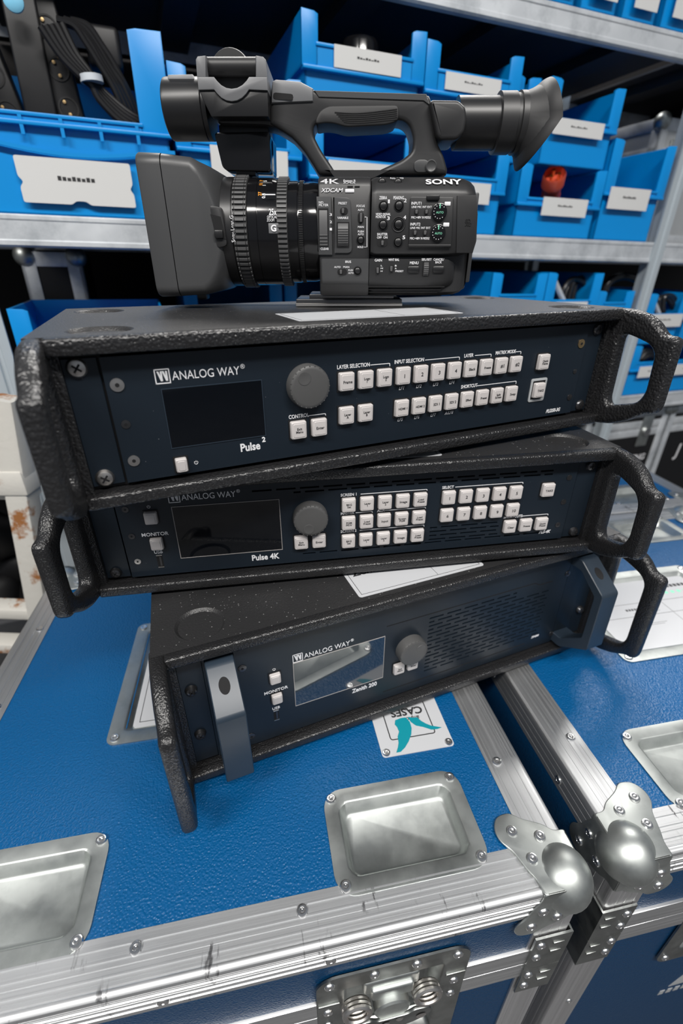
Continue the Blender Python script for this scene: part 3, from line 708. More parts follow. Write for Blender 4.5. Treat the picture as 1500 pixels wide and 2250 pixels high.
for x, z, t in [(-59.3, 24, 'Exit\nMenu'), (-42.1, 24, 'Enter')] + [(-13.2+17.45*i, 60.6, t) for i, t in enumerate(('BKG\nSet', 'Layer\n1', 'Layer\n2', 'Image', 'Load\nPreset'))] + [(-13.2+17.45*i, 41.2, t) for i, t in enumerate(('PGM\nPRW', 'Load\nPreset', 'Input', 'Screen\nPGM', 'Load\nPreset'))] + [(-13.2+17.45*i, 20.8, t) for i, t in enumerate(('BKG\nSet', 'Layer\n1', 'Layer\n2', 'Image', 'Load\nPreset'))] + [(85.2+17.35*i, 60.4, str(i+1)) for i in range(5)] + [(85.2+17.4*i, 41, str(i+6)) for i in range(5)] + [(189.1, 60.6, 'TAKE'), (155.1, 21.6, 'Clear'), (172.6, 21.8, 'Freeze'), (190.1, 21.8, 'Quick\nPreset')]:
    button(u2, x, z, t, 13.2, 14.2)
for s, x, z in (('SCREEN 1', -20.6, 70.2), ('MASTER', -20.6, 50.8), ('AUX', 15, 50.8), ('SCREEN 2', -20.6, 31), ('SELECT', 78.2, 70.4), ('SHORTCUTS', 147.8, 31.8)):
    text(s, x, -.1, z+OFF, 2.9, u2, align='LEFT', wide=.9, bold=.02)
for x0, x1, z in ((-1.6, 63.6, 70), (-6, 10.6, 50.6), (22.5, 63.8, 50.6), (-1.8, 63.8, 30.8), (91.4, 162, 70.2), (167.5, 197.3, 31.6)): bracket_line(u2, x0, x1, z, 2.4)
text('PLS-4K', 197.4, -.1, 10+OFF, 3.6, u2, shear=.3, bold=.03, wide=.85)
for x in (-210.6, 211): 
    for z in (71.6, 44.4, 17.4): screw(u2, x, -.2, z+OFF, 2.9, 'dark_steel' if (x > 0 or z > 20) else 'steel', 'hex', dome=.16)
for x in (-232.55, 232.55):
    for z in (6.35, 82.55): screw(u2, x, 1.8, z+OFF, 5.2, 'dark_steel', dome=.7)
sticker(u2, -77, 77, 4, 70, 102)
# ---------------------------------------------------------------- lower unit
u3 = rack_unit('media_server', 'black rugged rack unit with slotted grille and two metal pull handles, bottom of the stack', (U3X, U3Y, -2*UH-42.2), U3A, 132.6)
rows = []
for i in range(15):
    z = 98-i*5.35; slots(z, 7+(0 if i < 12 else 0), 168 if i > 1 else 120, (i % 2)*10.8, 17, 21.6, 2.0)
panel(u3, 132.6, merge_rows(rows), 193)
display(u3, -140.6, -44.9, 35.4, 92.2, 'mirror_screen')
wordmark(u3, -140.9, 93.6)
text('Zenith 200', -79.6, -.1, 28.6+OFF, 5.6, u3, align='LEFT', bold=.03, wide=.82)
button(u3, -159, 82.4, '', 10.5, 11.5); button(u3, -159, 55.6, '', 10.5, 11.5); power_icon(u3, -159, 92.2)
text('MONITOR', -159, -.1, 64.6+OFF, 3.6, u3, bold=.02); text('USB', -160.5, -.1, 41+OFF, 3.2, u3, bold=.02); usb(u3, -160.8, 31)
dial(u3, -14.6, 67, 16.4, 11, (R(35), 1))
button(u3, -26.5, 42.5, 'Exit\nMenu', 12.5, 13.5); button(u3, -10.2, 42.5, 'Enter', 12.5, 13.5)
bm = B()
for a, b, z in ((-43, 144, 104.4), (-43, 150, 12)): box(bm, a, b, -.12, .1, z-.6, z+.6)
prism(bm, [(144, 105), (144, 103.8), (152, 99.4), (171, 99.4), (171, 100.6), (152.4, 100.6)], 'xz', -.12, .1)
finish(bm, 'engraved_line', 'slot', u3, (0, 0, OFF), smooth=0)
text('ZEN200', 164.5, -.1, 18.4+OFF, 3.0, u3, shear=.3, bold=.03, wide=.8)
for x in (-187.3, 191.6):
    for z in (105, 13.4): screw(u3, x, -.2, z+OFF, 3.8, 'dark_steel', 'hex', dome=.2)
for x in (-232.55, 232.55):
    for z in (38.1, 95.25): screw(u3, x, 1.8, z+OFF, 5.4, 'dark_steel', dome=.8)
for s in (-1, 1):
    bm = B()
    oP = fillet([(2, 130), (-12, 130), (-47.5, 104), (-48.5, 28), (-12, 2), (2, 2)], [0, 3, 3, 3, 3, 0], 3)
    iP = fillet([(2, 117), (-14, 117), (-37.5, 97.5), (-37.5, 38), (-12, 15), (2, 15)], [0, 3, 3, 3, 3, 0], 3)
    x0, x1 = sorted((s*194, s*218)); f = PL['yz']; a = .8
    loops(bm, [[f(*p, x) for p in (inset(oP, d)+inset(iP, -d)[::-1])] for x, d in ((x0, a), (x0+a, 0), (x1-a, 0), (x1, a))], cap0=False, cap1=False)
    n = len(oP)
    for x, d in ((x0, a), (x1, a)):
        A_ = [bm.verts.new(f(*p, x)) for p in inset(oP, d)]; B_ = [bm.verts.new(f(*p, x)) for p in inset(iP, -d)]
        for i in range(n-1): bm.faces.new((A_[i], A_[i+1], B_[i+1], B_[i]))
    bmesh.ops.remove_doubles(bm, verts=bm.verts, dist=.01)
    h = finish(bm, 'pull_handle', 'navy_light', u3, (0, 0, OFF), smooth=40)
    # oval screw access hole through the upper slope
    d = Vector((0, -47.5+12, 104-130)).normalized(); nrm = Vector((0, d.z, -d.y)); nrm = nrm if nrm.z > 0 else -nrm; c = Vector((s*206, -27, 119))
    bm = B(); l = []
    for off in (.18, -.5): l.append([tuple(c+nrm*off+Vector((1, 0, 0))*4.6*math.cos(t)+d*7.2*math.sin(t)) for t in [2*math.pi*i/24 for i in range(24)]])
    loops(bm, l); finish(bm, 'access_hole', 'slot', h, smooth=0)
    bm = B(); box(bm, *sorted((s*194, s*220)), .5, 2.5, .5, 132); finish(bm, 'handle_base', 'navy', u3, (0, 0, OFF), smooth=0)
sticker(u3, -72, 70, 3, 62, 146.4, 'Zenith 200')
# ================================================================ shelving with storage bins
SK, SD = .9, 1000.0                       # size of a shelf unit in mm, distance of the shelf front from the camera (shelf units)
_fw = Vector((0, _cp, -_sp))
SROT = Matrix.Rotation(R(1.25), 3, _fw) @ Matrix.Rotation(R(21.), 3, 'Z')
_co = Vector((0, 0, CAM_Z/1000+Z0))
def sh(s, d, z): return _co+SROT @ Vector((s*SK, (SD+d)*SK, z*SK))*.001
def sroot(name, s, d, z, label=None, cat=None, group=None):
    m = SROT.to_4x4(); m.translation = sh(s, d, z); o = empty(name, None, mtx=m)
    if label: tag(o, label, cat, group)
    return o
def sfin(bm, name, material, parent=None, smooth=30):
    for v in bm.verts: v.co *= SK
    return finish(bm, name, material, parent, smooth=smooth)
def floor_z(s, d):
    p = sh(s, d, 0).z; return (0.001-p)*1000/(SK*SROT[2][2])
# --- frame
rack = sroot('shelving_unit', 480, 240, floor_z(480, 240)+6, 'galvanised steel shelving unit holding the blue bins', 'shelving')
sx, sy_, sz = 480, 240, floor_z(480, 240)+6
def rk(bm, name, material, smooth=30):
    for v in bm.verts: v.co -= Vector((sx, sy_, sz))
    return sfin(bm, name, material, rack, smooth)
PROFP = [(0, 0), (14, 0), (16, 4), (22, 4), (24, 0), (38, 0), (38, 5), (30, 8), (30, 34), (8, 34), (8, 8), (0, 5)]
for s in (-274, 1206):
    for d, f in ((-4, 1), (470, -1)):
        zb = floor_z(s, d)+2
        bm = B(); loops(bm, [[(s+a, d+f*b, z) for a, b in PROFP] for z in (zb, 900)]); rk(bm, 'upright', 'post_grey')
for zt, zb, ht in ((56, 10, 0), (-333, -379, 0), (430, 389, 1)):
    for s0, s1 in ((-900, -276), (-236, 1205), (1245, 2250)):
        bm = B()
        pr_ = [(0, zt), (3, zt), (3, zb+4), (14, zb+4), (14, zb), (2, zb), (-1.5, zb+3), (-1.5, zb+9), (0, zb+11), (0, zt-9), (-1.5, zt-7), (-1.5, zt-2)]
        loops(bm, [[(s, a, b) for a, b in pr_] for s in (s0, s1)]); rk(bm, 'shelf_beam', 'galv')
        bm = B(); box(bm, s0, s1, 3, 630, zt-4, zt); rk(bm, 'shelf_board', 'board', 0)
        for k in range(int((s1-s0)//300)+1):
            q = s0+40+k*300
            if q+60 < s1: bm = B(); box(bm, q, q+60, 3, 460, zt-26, zt-4); rk(bm, 'shelf_rib', 'board', 0)
        bm = B(); box(bm, s0, s1, 457, 460, zb, zt); rk(bm, 'shelf_beam', 'galv')
bm = B(); box(bm, -2200, 3600, 640, 700, floor_z(480, 640)+60, 900)
for v in bm.verts: v.co -= Vector((480, 640, 0))
wl = sfin(bm, 'dark_backdrop', 'unlit_beyond', None, 0); m = SROT.to_4x4(); m.translation = sh(480, 640, 0); wl.matrix_world = m; struct(wl)  # near-black sheet standing in for the unlit space beyond the open shelves

def storage_bin(s0, s1, z0, zt, zf, label, lab=None, d0=0, depth=330, pw=28, rib=False, prt=True):
    w, h, fh = s1-s0, zt-z0, zf-z0; zm = min(fh-12, h*.52)
    root = sroot('storage_bin', (s0+s1)/2, d0, z0, label, 'storage bin', 'blue plastic storage bins')
    a = w/2; i = 7
    bm = B()
    box(bm, -a+i, a-i, i, depth, 0, 3)
    for s in (-1, 1):
        box(bm, *sorted((s*(a-i), s*(a-i-3))), i, depth, 1, zm+2); box(bm, *sorted((s*a, s*(a-3.5))), 0, depth, zm, h, 1, 1)
        box(bm, *sorted((s*a, s*(a-i-3))), 0, depth, zm, zm+3)
        prism(bm, [(s*a, zm), (s*a, h), (s*(a-3), h+0), (s*(a-pw*.75), h-1), (s*(a-pw), h-4), (s*(a-pw), fh), (s*(a-pw), zm)][::s], 'xz', -1, 5, .9, 2)
    box(bm, -a, a, depth-3.5, depth, 0, h)
    box(bm, -a+i, a-i, i, i+3, 0, zm+2)
    box(bm, -a+pw-3, a-pw+3, -1, 4, zm, fh-3); box(bm, -a+pw-4, a-pw+4, -3.5, 6, fh-5, fh, 1, 2)
    box(bm, -a+1, a-1, -4, i+3, zm-4, zm+1.5, 1.2, 2)
    if rib:
        for k in range(1, 6): box(bm, -a+w*k/6-2.5, -a+w*k/6+2.5, -3.4, 1, fh-28, fh-4)
        for k in range(24):
            x0, x1 = -a+w*k/24, -a+w*(k+1)/24; g = lambda x: fh-32-14*max(0, math.cos((x-10)/a*1.9))
            prism(bm, [(x0, g(x0)), (x1, g(x1)), (x1, g(x1)-5), (x0, g(x0)-5)], 'xz', -3.2, 1)
    sfin(bm, 'bin_body', 'bin', root, 35)
    if lab:
        l0, l1, b0, b1 = lab; c = (s0+s1)/2
        bm = B()
        if rib:
            p = fillet([(l0, b0), ((l0+l1)/2-14, b0), ((l0+l1)/2-7, b0+5), ((l0+l1)/2+7, b0+5), ((l0+l1)/2+14, b0), (l1, b0), (l1, b0+18), (l1-5, b0+25), (l1, b0+32), (l1, b1), (l0, b1), (l0, b0+34), (l0+6, b0+27), (l0, b0+20)], 3, 2)
            prism(bm, [(x-c, z-z0) for x, z in p], 'xz', -2.6, -.8)
        else: box(bm, l0-c, l1-c, -5.2, -3.6, b0-z0, b1-z0)
        lo = sfin(bm, 'label_card', 'paper_warm', root, 0)
        y = -2.7 if rib else -5.4
        if prt:
            bm = B(); mx_, mz = (l0+l1)/2-c, (b0+b1)/2-z0; n = 8; q = (l1-l0)*.032
            for k in range(n): box(bm, mx_+(k-n/2)*q*1.3, mx_+(k-n/2)*q*1.3+q, y-.1, y+.1, mz+(b1-b0)*.02, mz+(b1-b0)*.12-(k % 3)*.8)
            sfin(bm, 'label_print', 'ink', lo, 0)
    return root
storage_bin(-246, 76, 56, 299, 186, 'large blue bin full of power strips and cable, at the left', (-160, 3, 72, 132), pw=48, rib=True)
storage_bin(79, 294, 56, 267, 172, 'tall blue bin behind the lens hood of the camcorder', (133, 266, 122, 167))
storage_bin(306, 525, 56, 210, 166, 'blue bin seen through the camcorder carry handle', (342, 480, 122, 162))
storage_bin(528, 737, 56, 202, 156, 'blue bin half hidden behind the camcorder body', (575, 697, 110, 146))
storage_bin(771, 1003, 56, 189, 130, 'blue bin holding a red connector', (837, 962, 98, 132))
storage_bin(1005, 1192, 56, 248, 160, 'blue bin beside the right shelf upright, holding a pale hook', (1020, 1143, 119, 161))
storage_bin(296, 525, 212, 356, 318, 'upper blue bin above the camcorder handle, largest of its row', (351, 476, 289, 318))
storage_bin(527, 735, 204, 348, 311, 'upper blue bin just above the viewfinder tube', (567, 688, 283, 308))
storage_bin(739, 806, 192, 332, 310, 'narrow blue bin behind the rubber eyecup', None, 30)
storage_bin(808, 1002, 191, 329, 268, 'upper blue bin standing on the one with the red connector', (828, 961, 240, 267))
for s, nm in ((738, 'leftmost'), (841, 'second'), (945, 'third'), (1049, 'rightmost')):
    storage_bin(s, s+101, 432, 580, 520, f'{nm} of the small blue bins on the top shelf', (s+24, s+84, 447, 500), pw=16)
storage_bin(-222, 20, -333, -80, -150, 'blue bin low at the left, beside the top rack unit', None, -20, depth=200, pw=30)
for s, nm in ((70, 'left'), (292, 'middle'), (514, 'right')):
    storage_bin(s, s+215, -333, -36 if s < 300 else -40, -90, f'shaded blue bin under the middle shelf, {nm} one of the three behind the camcorder', None, 150)
storage_bin(735, 889, -333, -16, -60, 'blue bin under the middle shelf right of the camcorder body', None, -6)
storage_bin(895, 1066, -333, -14, -73, 'blue bin with a black cable coil under the middle shelf', (930, 1030, -112, -78), -2)
storage_bin(1073, 1196, -333, -54, -80, 'blue bin under a black hoop, left of the right upright', None, 6)
storage_bin(1250, 1402, -333, -192, -238, 'lowest blue bin seen through the top right handle', (1285, 1390, -281, -250))
storage_bin(1250, 1402, -190, -60, -110, 'blue bin right of the upright with a wide white label', (1257, 1390, -144, -111))
storage_bin(1406, 1560, -190, -60, -110, 'blue bin at the right edge, upper of two', (1425, 1540, -144, -111))
storage_bin(1406, 1560, -333, -192, -238, 'blue bin at the right edge, lower of two', (1425, 1540, -281, -250))

# --- contents of the bins
def ath(px, py, d):      # sight line of a pixel on a plane parallel to the shelf front, in shelf units
    dr = SROT.transposed() @ (Vector((0, _cp, -_sp))+Vector((1, 0, 0))*((px-750)/F_PX)+Vector((0, _sp, _cp))*((1125-py)/F_PX))
    t = (SD+d)/dr.y; return (dr.x*t, d, dr.z*t)
def thing_s(name, bm, material, label, cat, ref, group=None, smooth=40):
    for v in bm.verts: v.co -= Vector(ref)
    o = sfin(bm, name, material, None, smooth); m = SROT.to_4x4(); m.translation = sh(*ref); o.matrix_world = m; tag(o, label, cat, group); return o
def power_strip(p0, p1, w, label, lights):
    a, b = Vector(p0), Vector(p1); ax = (b-a).normalized(); L = (b-a).length; root = sroot('power_strip', *p0, label, 'power strip', 'power strips in the large bin')
    yv = Vector((.0, 1, 0)); xv = yv.cross(ax).normalized(); yv = ax.cross(xv)
    m3 = Matrix((xv, yv, ax)).transposed()
    root.matrix_world = Matrix.LocRotScale(sh(*p0), (SROT @ m3).to_quaternion(), None)
    bm = B(); box(bm, -w/2, w/2, 0, 42, 0, L, 4, 3); sfin(bm, 'strip_body', 'strip', root)
    n = int(L//48) if lights else 0
    for k in range(n):
        z = 30+k*48
        bm = B(); lathe(bm, [(w*.38, .2), (w*.38, -1.2), (w*.32, -1.2), (w*.32, .4)], (0, 0, z), 'y', 20); so = sfin(bm, 'socket', 'black', root)
        if lights:
            bm = B(); lathe(bm, [(2.6, -1), (2.4, -2.4), (.1, -2.6)], (-w*.1, 0, z+8), 'y', 10); lathe(bm, [(2.6, -1), (2.4, -2.4), (.1, -2.6)], (-w*.1+4, 0, z-8), 'y', 10); sfin(bm, 'socket_contact', 'brass', so)
power_strip(ath(95, 275, 70), ath(28, -60, 70), 46, 'broad black power strip leaning in the large bin', False)
power_strip(ath(165, 290, 78), ath(72, -60, 78), 40, 'black power strip with brass socket contacts beside the cable bundle', True)
power_strip(ath(40, 300, 110), ath(-70, 40, 110), 46, 'black power strip at the left edge of the large bin', True)
rnd = random.Random(4); ORD = ('leftmost', 'second', 'third', 'fourth', 'rightmost'); ORD2 = ('topmost', 'middle', 'bottom')
def cable(name, pts, r, label, ref=None, material='cable', group='black cables', cat='cable', n=8):
    bm = B(); tube(bm, spline(pts, n), r, 8); return thing_s(name, bm, material, label, cat, ref or pts[0], group)
base = [(112, 55), (150, 120), (188, 165), (205, 185), (228, 215), (268, 252), (300, 272)]
for k in range(5):
    o = (k-2)*7; cable('cable', [ath(x+o*(.3+abs(i-3)*.45), y-o*.25, 40+k*3) for i, (x, y) in enumerate(base)], 5.2, f'{ORD[k]} of the five black cables held by the pale tie')
base = [(140, 45), (178, 60), (205, 95), (232, 140), (262, 190), (285, 240), (300, 275)]
for k in range(5):
    o = (k-2)*8; cable('cable', [ath(x+o, y+rnd.uniform(-4, 4), 60+k*4) for x, y in base], 5, f'{ORD[k]} of the five loose black cables right of the tied bundle')
bm = B(); c0, c1 = Vector(ath(192, 168, 38)), Vector(ath(213, 183, 38)); dv = (c1-c0).normalized()
tube(bm, [ath(199, 166, 42), ath(203, 182, 42)], 17, 14); thing_s('cable_tie', bm, 'tie', 'pale cable tie wrapped round the black cable bundle', 'cable tie', ath(200, 175, 42))
bm = B(); p = ath(228, 105, 100); box(bm, p[0]-26, p[0]+26, p[1]-20, p[1]+20, p[2]-30, p[2]+24, 8, 3)
thing_s('plug', bm, 'strip', 'black mains plug above the tied cables', 'plug', p)
bm = B(); p = ath(30, 3, 40); lathe(bm, [(13, 0), (13, -4), (9, -7), (.1, -8)], p, 'y', 20); thing_s('switch_light', bm, 'pale_blue', 'round pale blue switch at the top left corner', 'switch', p)
# red connector
p = Vector(ath(1212, 412, 30)); bm = B()
for v0, prof in ((0, [(22, -34), (24, -30), (24, -8), (20, -4), (20, 26), (16, 32), (16, 60), (.1, 60)]),): lathe(bm, prof, (0, 0, 0), 'x', 24, cap0=False); lathe(bm, [(21, -33), (19, -20), (.1, -18)], (0, 0, 0), 'x', 24, cap0=False)
box(bm, 30, 48, -6, 6, 14, 30, 3, 2)
rt_ = Matrix.Rotation(R(55), 3, 'Y') @ Matrix.Rotation(R(35), 3, 'Z')
for v in bm.verts: v.co = rt_ @ v.co + p
red = thing_s('connector', bm, 'red', 'red industrial connector lying in a blue bin', 'connector', tuple(p))
bm = B()
for q in ((8, 6), (-8, 6), (0, -9)): lathe(bm, [(3.4, -34), (3.4, -18), (.1, -34.2)], (0, q[0], q[1]), 'x', 10, cap0=False)
for v in bm.verts: v.co = rt_ @ v.co
sfin(bm, 'contact_pin', 'brass', red)
q = ath(1338, 402, 30); bm = B(); tube(bm, [(q[0]+14*math.cos(t), q[1], q[2]+16*math.sin(t)) for t in [R(-40+18*i) for i in range(14)]], 3.5, 8); thing_s('hook', bm, 'tie', 'pale hook standing out of the bin beside the upright', 'hook', q)
q = ath(790, 108, 60); bm = B(); lathe(bm, [(34, -60), (34, 4), (31, 10), (26, 12), (24, 8), (.1, 6)], q, 'z', 28); thing_s('lens_cap', bm, 'cam_gloss', 'round black lens part showing above the upper bin label', 'lens', q)
for k in range(4):
    cable('cable', [ath(1225+k*10, 668, 40+k*6), ath(1240+k*9, 630-k*4, 44+k*6), ath(1262+k*7, 612, 50+k*4), ath(1290+k*5, 632, 50), ath(1296+k*3, 668, 40)], 6, f'{ORD[k]} loop of the black cable coil in the bin under the middle shelf')
bm = B(); tube(bm, [ath(1212, 606, 14), ath(1238, 664, 14)], 7, 8); thing_s('rod', bm, 'galv', 'grey metal rod leaning in the bin under the middle shelf', 'rod', ath(1238, 664, 14))
bm = B(); tube(bm, [ath(1372+44*math.cos(t), 640+34*math.sin(t), 60) for t in [R(180*i/16+180) for i in range(17)]], 11, 10); thing_s('hoop', bm, 'cable', 'black hoop over the bin left of the right upright', 'hoop', ath(1330, 640, 60))
for k in range(3):
    cable('cable', [ath(1400+k*4, 790, 30), ath(1415+k*6, 768+k*7, 30), ath(1440, 775+k*8, 36), ath(1470, 790+k*6, 40)], 7, f'{ORD2[k]} grey cable in the lowest bin behind the top right handle', material='strip')
    cable('cable', [ath(1440+k*8, 690, 30), ath(1436+k*12, 660-k*4, 34), ath(1462+k*10, 655, 40), ath(1485, 690, 40)], 6, f'{ORD2[k]} black cable in the upper bin right of the upright')
bm = B(); tube(bm, [ath(1432, 655, 20), ath(1450, 700, 20)], 7, 8); thing_s('rod', bm, 'galv', 'grey metal rod leaning in the bin right of the upright', 'rod', ath(1450, 700, 20))

# --- hard cases standing in and under the shelving
def hard_case(s0, s1, d0, d1, z0, z1, label, skin, seam, letters=None, latch_at=None):
    root = sroot('equipment_case', (s0+s1)/2, (d0+d1)/2, z0, label, 'equipment case', 'edged equipment cases around the shelving')
    a, b, h = (s1-s0)/2, (d1-d0)/2, z1-z0; e = 26
    bm = B(); box(bm, -a+2, a-2, -b+2, b-2, 2, h-2); sfin(bm, 'case_shell', skin, root, 0)
    for z in ((0, e), (h-e, h)) + (((seam-e, seam-1), (seam+1, seam+e)) if seam else ()):
        bm = B(); box(bm, -a, a, -b, -b+6, z[0], z[1], 1, 2); box(bm, -a, -a+6, -b, b, z[0], z[1], 1, 2); sfin(bm, 'edge_trim', 'galv', root)
    for s in (-1, 1):
        bm = B(); box(bm, *sorted((s*a, s*(a-e))), -b-1, -b+6, 0, h, 1, 2); box(bm, *sorted((s*a, s*(a-6))), -b-1, -b+e, 0, h, 1, 2); sfin(bm, 'corner_trim', 'galv', root)
        bm = B(); sphere(bm, (s*(a-8), -b+8, h-8), 20, 16, 10); sfin(bm, 'ball_corner', 'zinc', root)
    if latch_at is not None:
        bm = B(); box(bm, latch_at-24, latch_at+24, -b-3, -b+2, seam-62, seam+44, 3, 2); lo = sfin(bm, 'latch_plate', 'zinc', root)
        bm = B(); lathe(bm, [(14, 0), (14, -8), (.1, -9)], (latch_at, -b-3, seam-10), 'y', 18); sfin(bm, 'turn_hub', 'rivet', lo)
    if letters:
        x, z, t, hh = letters; text(t, x*SK, (-b-1.2)*SK+1.2, z*SK, hh*SK, root, bold=.03, shear=.1)
    return root
zf = lambda s, d: floor_z(s, d)+8
k1s, k1e = 1130, 1432
hard_case(1195, 1545, 45, 440, zf(1370, 240), -398, 'black equipment case with white lettering under the shelving', 'black', -462-zf(1370, 240), (62, -566-zf(1370, 240), 'LIGHTING', 21), 88)
hard_case(1553, 1900, 45, 440, zf(1720, 240), -398, 'black equipment case at the right edge under the shelving', 'black', -462-zf(1720, 240), (-70, -562-zf(1720, 240), 'J', 44), None)
hard_case(1262, 1600, 120, 440, 56, 332, 'pale grey equipment case beyond the right upright', 'grey_case', 190, None, -100)
hard_case(-225, -118, 200, 440, -333, 5, 'dark equipment case in the shade at the lower left of the shelving', 'black', 160)
# ================================================================ camcorder on the top unit
CO = Vector((30, 540, 102.2))
cc = empty('camcorder', CO, 0); tag(cc, 'black professional camcorder with large lens hood, on the top rack unit', 'camcorder')
def cf(bm, name, material, parent=None, smooth=40):
    for v in bm.verts: v.co -= CO
    return finish(bm, name, material, parent or cc, smooth=smooth)
def tr2(pts, Y): return [at(a, b, Y) for a, b in pts]
def ctext(t, x0, x1, py, hpx, Y, material='white_print', parent=None, rot=None, tilt=0, **k):
    p, q = at(x0, py, Y), at(x1, py, Y); h = hpx*(q[0]-p[0])/max(1e-6, x1-x0)
    me = letter_mesh(t, max(.5, h), material, **k); w = max(v.co.x for v in me.vertices)-min(v.co.x for v in me.vertices)
    o = bpy.data.objects.new('lettering', me); COL.objects.link(o); o.parent = parent or cc
    o.location = Vector(((p[0]+q[0])/2-CO.x, Y-CO.y, p[1]-CO.z))*.001; o.rotation_euler = (R(90-tilt), 0, 0); o.scale.x = (q[0]-p[0])*.001/w
    return o
def knobby(px, py, rpx, Y, name='round_button', material='cam_soft', h=2.2, dome=True):
    x, z = at(px, py, Y); r = rpx*.43
    bm = B(); lathe(bm, [(r*1.35, .2), (r*1.35, -.5), (r*1.15, -.6), (r*1.1, .3), (r, .3), (r*.96, -h*.7), (r*.7, -h), (.05, -h*1.05)], (x, Y, z), 'y', 24)
    return cf(bm, name, material)
def slider(x0, x1, y0, y1, Y, name='slide_switch', tipx=.35):
    (a, c), (b, d) = at(x0, y1, Y), at(x1, y0, Y)
    bm = B(); loops(bm, [[(p, yy, q) for p, q in rr((a+b)/2, (c+d)/2, (b-a)/2, (d-c)/2, min(b-a, d-c)/2.2, 4)] for yy in (Y+.2, Y-.3)]); o = cf(bm, name, 'slot')
    bm = B(); box(bm, a+(b-a)*tipx-1, a+(b-a)*tipx+1.2, Y-2, Y, c+.6, d-.6, .4, 1); cf(bm, 'switch_tip', 'ring_grey', o)
    return o
YB = 495
# --- body
bm = B()
prism(bm, [(498, 113.5), (496, 118), (496, 200), (500, 206), (508, 208.4), (582, 208.4), (590, 200), (590, 118), (584, 113.2)], 'yz', -20.5, 26, 2, 2); cf(bm, 'front_section', 'cam_black')
pr = [(505, 113), (500, 116), (500, 146), (491.5, 148.5), (490, 151), (490, 194), (492, 198), (503, 206.5), (512, 208.6), (580, 208.6), (590, 200), (590, 120), (584, 113)]
bm = B(); xs = [(26.5, 3), (29, .8), (31, 0), (96, 0), (108, 1.5), (114, 5), (118, 11), (120, 18)]
loops(bm, [[(x, y, z) for y, z in inset(pr, d*.55)] for x, d in xs]); cf(bm, 'main_section', 'cam_black', smooth=35)
# lower control strip, set forward of the shadow gap
(l0, lt), (l1, _) = at(705, 566, 494), at(988, 566, 494)
pl = [(494, lt-1), (494, 127), (497, 121), (503, 116.5), (512, 116), (512, lt)]
bm = B(); loops(bm, [[(x, y, z) for y, z in inset(pl, d)] for x, d in ((l0, .8), (l0+1, 0), (25.2, 0))]); cf(bm, 'iris_section', 'cam_grey', smooth=35)
bm = B(); loops(bm, [[(x, y, z) for y, z in inset(pl, d)] for x, d in ((25.8, 0), (l1-5, 0), (l1-1, .8), (l1+4, 3), (l1+6, 5))]); cf(bm, 'menu_section', 'cam_black', smooth=35)
for k in range(3):
    bm = B(); z = 121-k*2.4; box(bm, 14+k*2, 98-k*3, 496.5+k*1.5, 505, z-.5, z+.5); cf(bm, 'vent_slot', 'slot', smooth=0)
# memory card door and battery end
p = tr2([(1004, 430), (1046, 428), (1049, 470), (1046, 530), (1038, 556), (1002, 556)], 490)
bm = B(); prism(bm, p, 'xz', 489.3, 493, .6, 2); door = cf(bm, 'card_door', 'cam_black')
ctext('SD', 1021, 1033, 486, 7, 489.1, 'slot', door, bold=.04, shear=.2); ctext('XC', 1021, 1035, 494, 6, 489.1, 'slot', door, bold=.04, shear=.2)
bm = B(); box(bm, 108, 121, 512, 575, 118, 150, 2, 2); box(bm, 119, 126, 516, 572, 124, 198, 1.5, 2); cf(bm, 'battery', 'cam_grey')
# --- front column controls
p = tr2([(695, 432), (727, 432), (730, 560), (700, 560)], 495.4); bm = B(); prism(bm, p, 'xz', 494.2, 497, .5, 2); cf(bm, 'filter_panel', 'cam_grey')
p = fillet(tr2([(733, 434), (770, 434), (773, 556), (736, 556)], 495.4), [0, 4, 4, 0], 3); bm = B(); prism(bm, p, 'xz', 494.4, 497, .5, 2); cf(bm, 'iris_panel', 'cam_grey')
def wheel(x0, x1, y0, y1, Y, name, teeth, bulge=3):
    (a, c), (b, d) = at(x0, y1, Y), at(x1, y0, Y); h = (d-c)/2; zc = (c+d)/2; r = (h*h+bulge*bulge)/(2*bulge)
    bm = B(); box(bm, a-.8, b+.8, Y-.25, Y+.2, c-.8, d+.8); o = cf(bm, 'wheel_slot', 'slot', smooth=0)
    bm = B(); arc = [(-math.asin(h/r)+2*math.asin(h/r)*i/24) for i in range(25)]
    pf = [(Y+r-bulge-r*math.cos(t), zc+r*math.sin(t)) for t in arc]; pf = [(y, z) for y, z in pf]+[(Y+2, d), (Y+2, c)]
    prism(bm, pf, 'yz', a, b, .3, 1)
    for k in range(teeth[2]):
        t = teeth[0]+(teeth[1]-teeth[0])*k/max(1, teeth[2]-1); tube(bm, [(a+.2, Y+r-bulge-r*math.cos(t)-.1, zc+r*math.sin(t)), (b-.2, Y+r-bulge-r*math.cos(t)-.1, zc+r*math.sin(t))], .55, 6)
    return cf(bm, name, 'ring_grey', o)
wheel(702, 719, 460, 540, 494, 'filter_wheel', (-.42, -.15, 5), 2.6); wheel(742, 765, 490, 542, 494.2, 'iris_wheel', (-.5, .35, 7), 4)
slider(747, 764, 456, 471, 494.2, 'iris_mode_switch'); slider(786, 799, 466, 490, 495.8, 'focus_switch', .5); knobby(792, 527, 6.5, 495.8)
slider(741, 762, 591, 604, 493.8, 'iris_switch'); knobby(785, 595, 6.5, 493.8); slider(825, 836, 586, 602, 493.8, 'gain_switch'); slider(855, 866, 583, 598, 493.8, 'white_balance_switch')
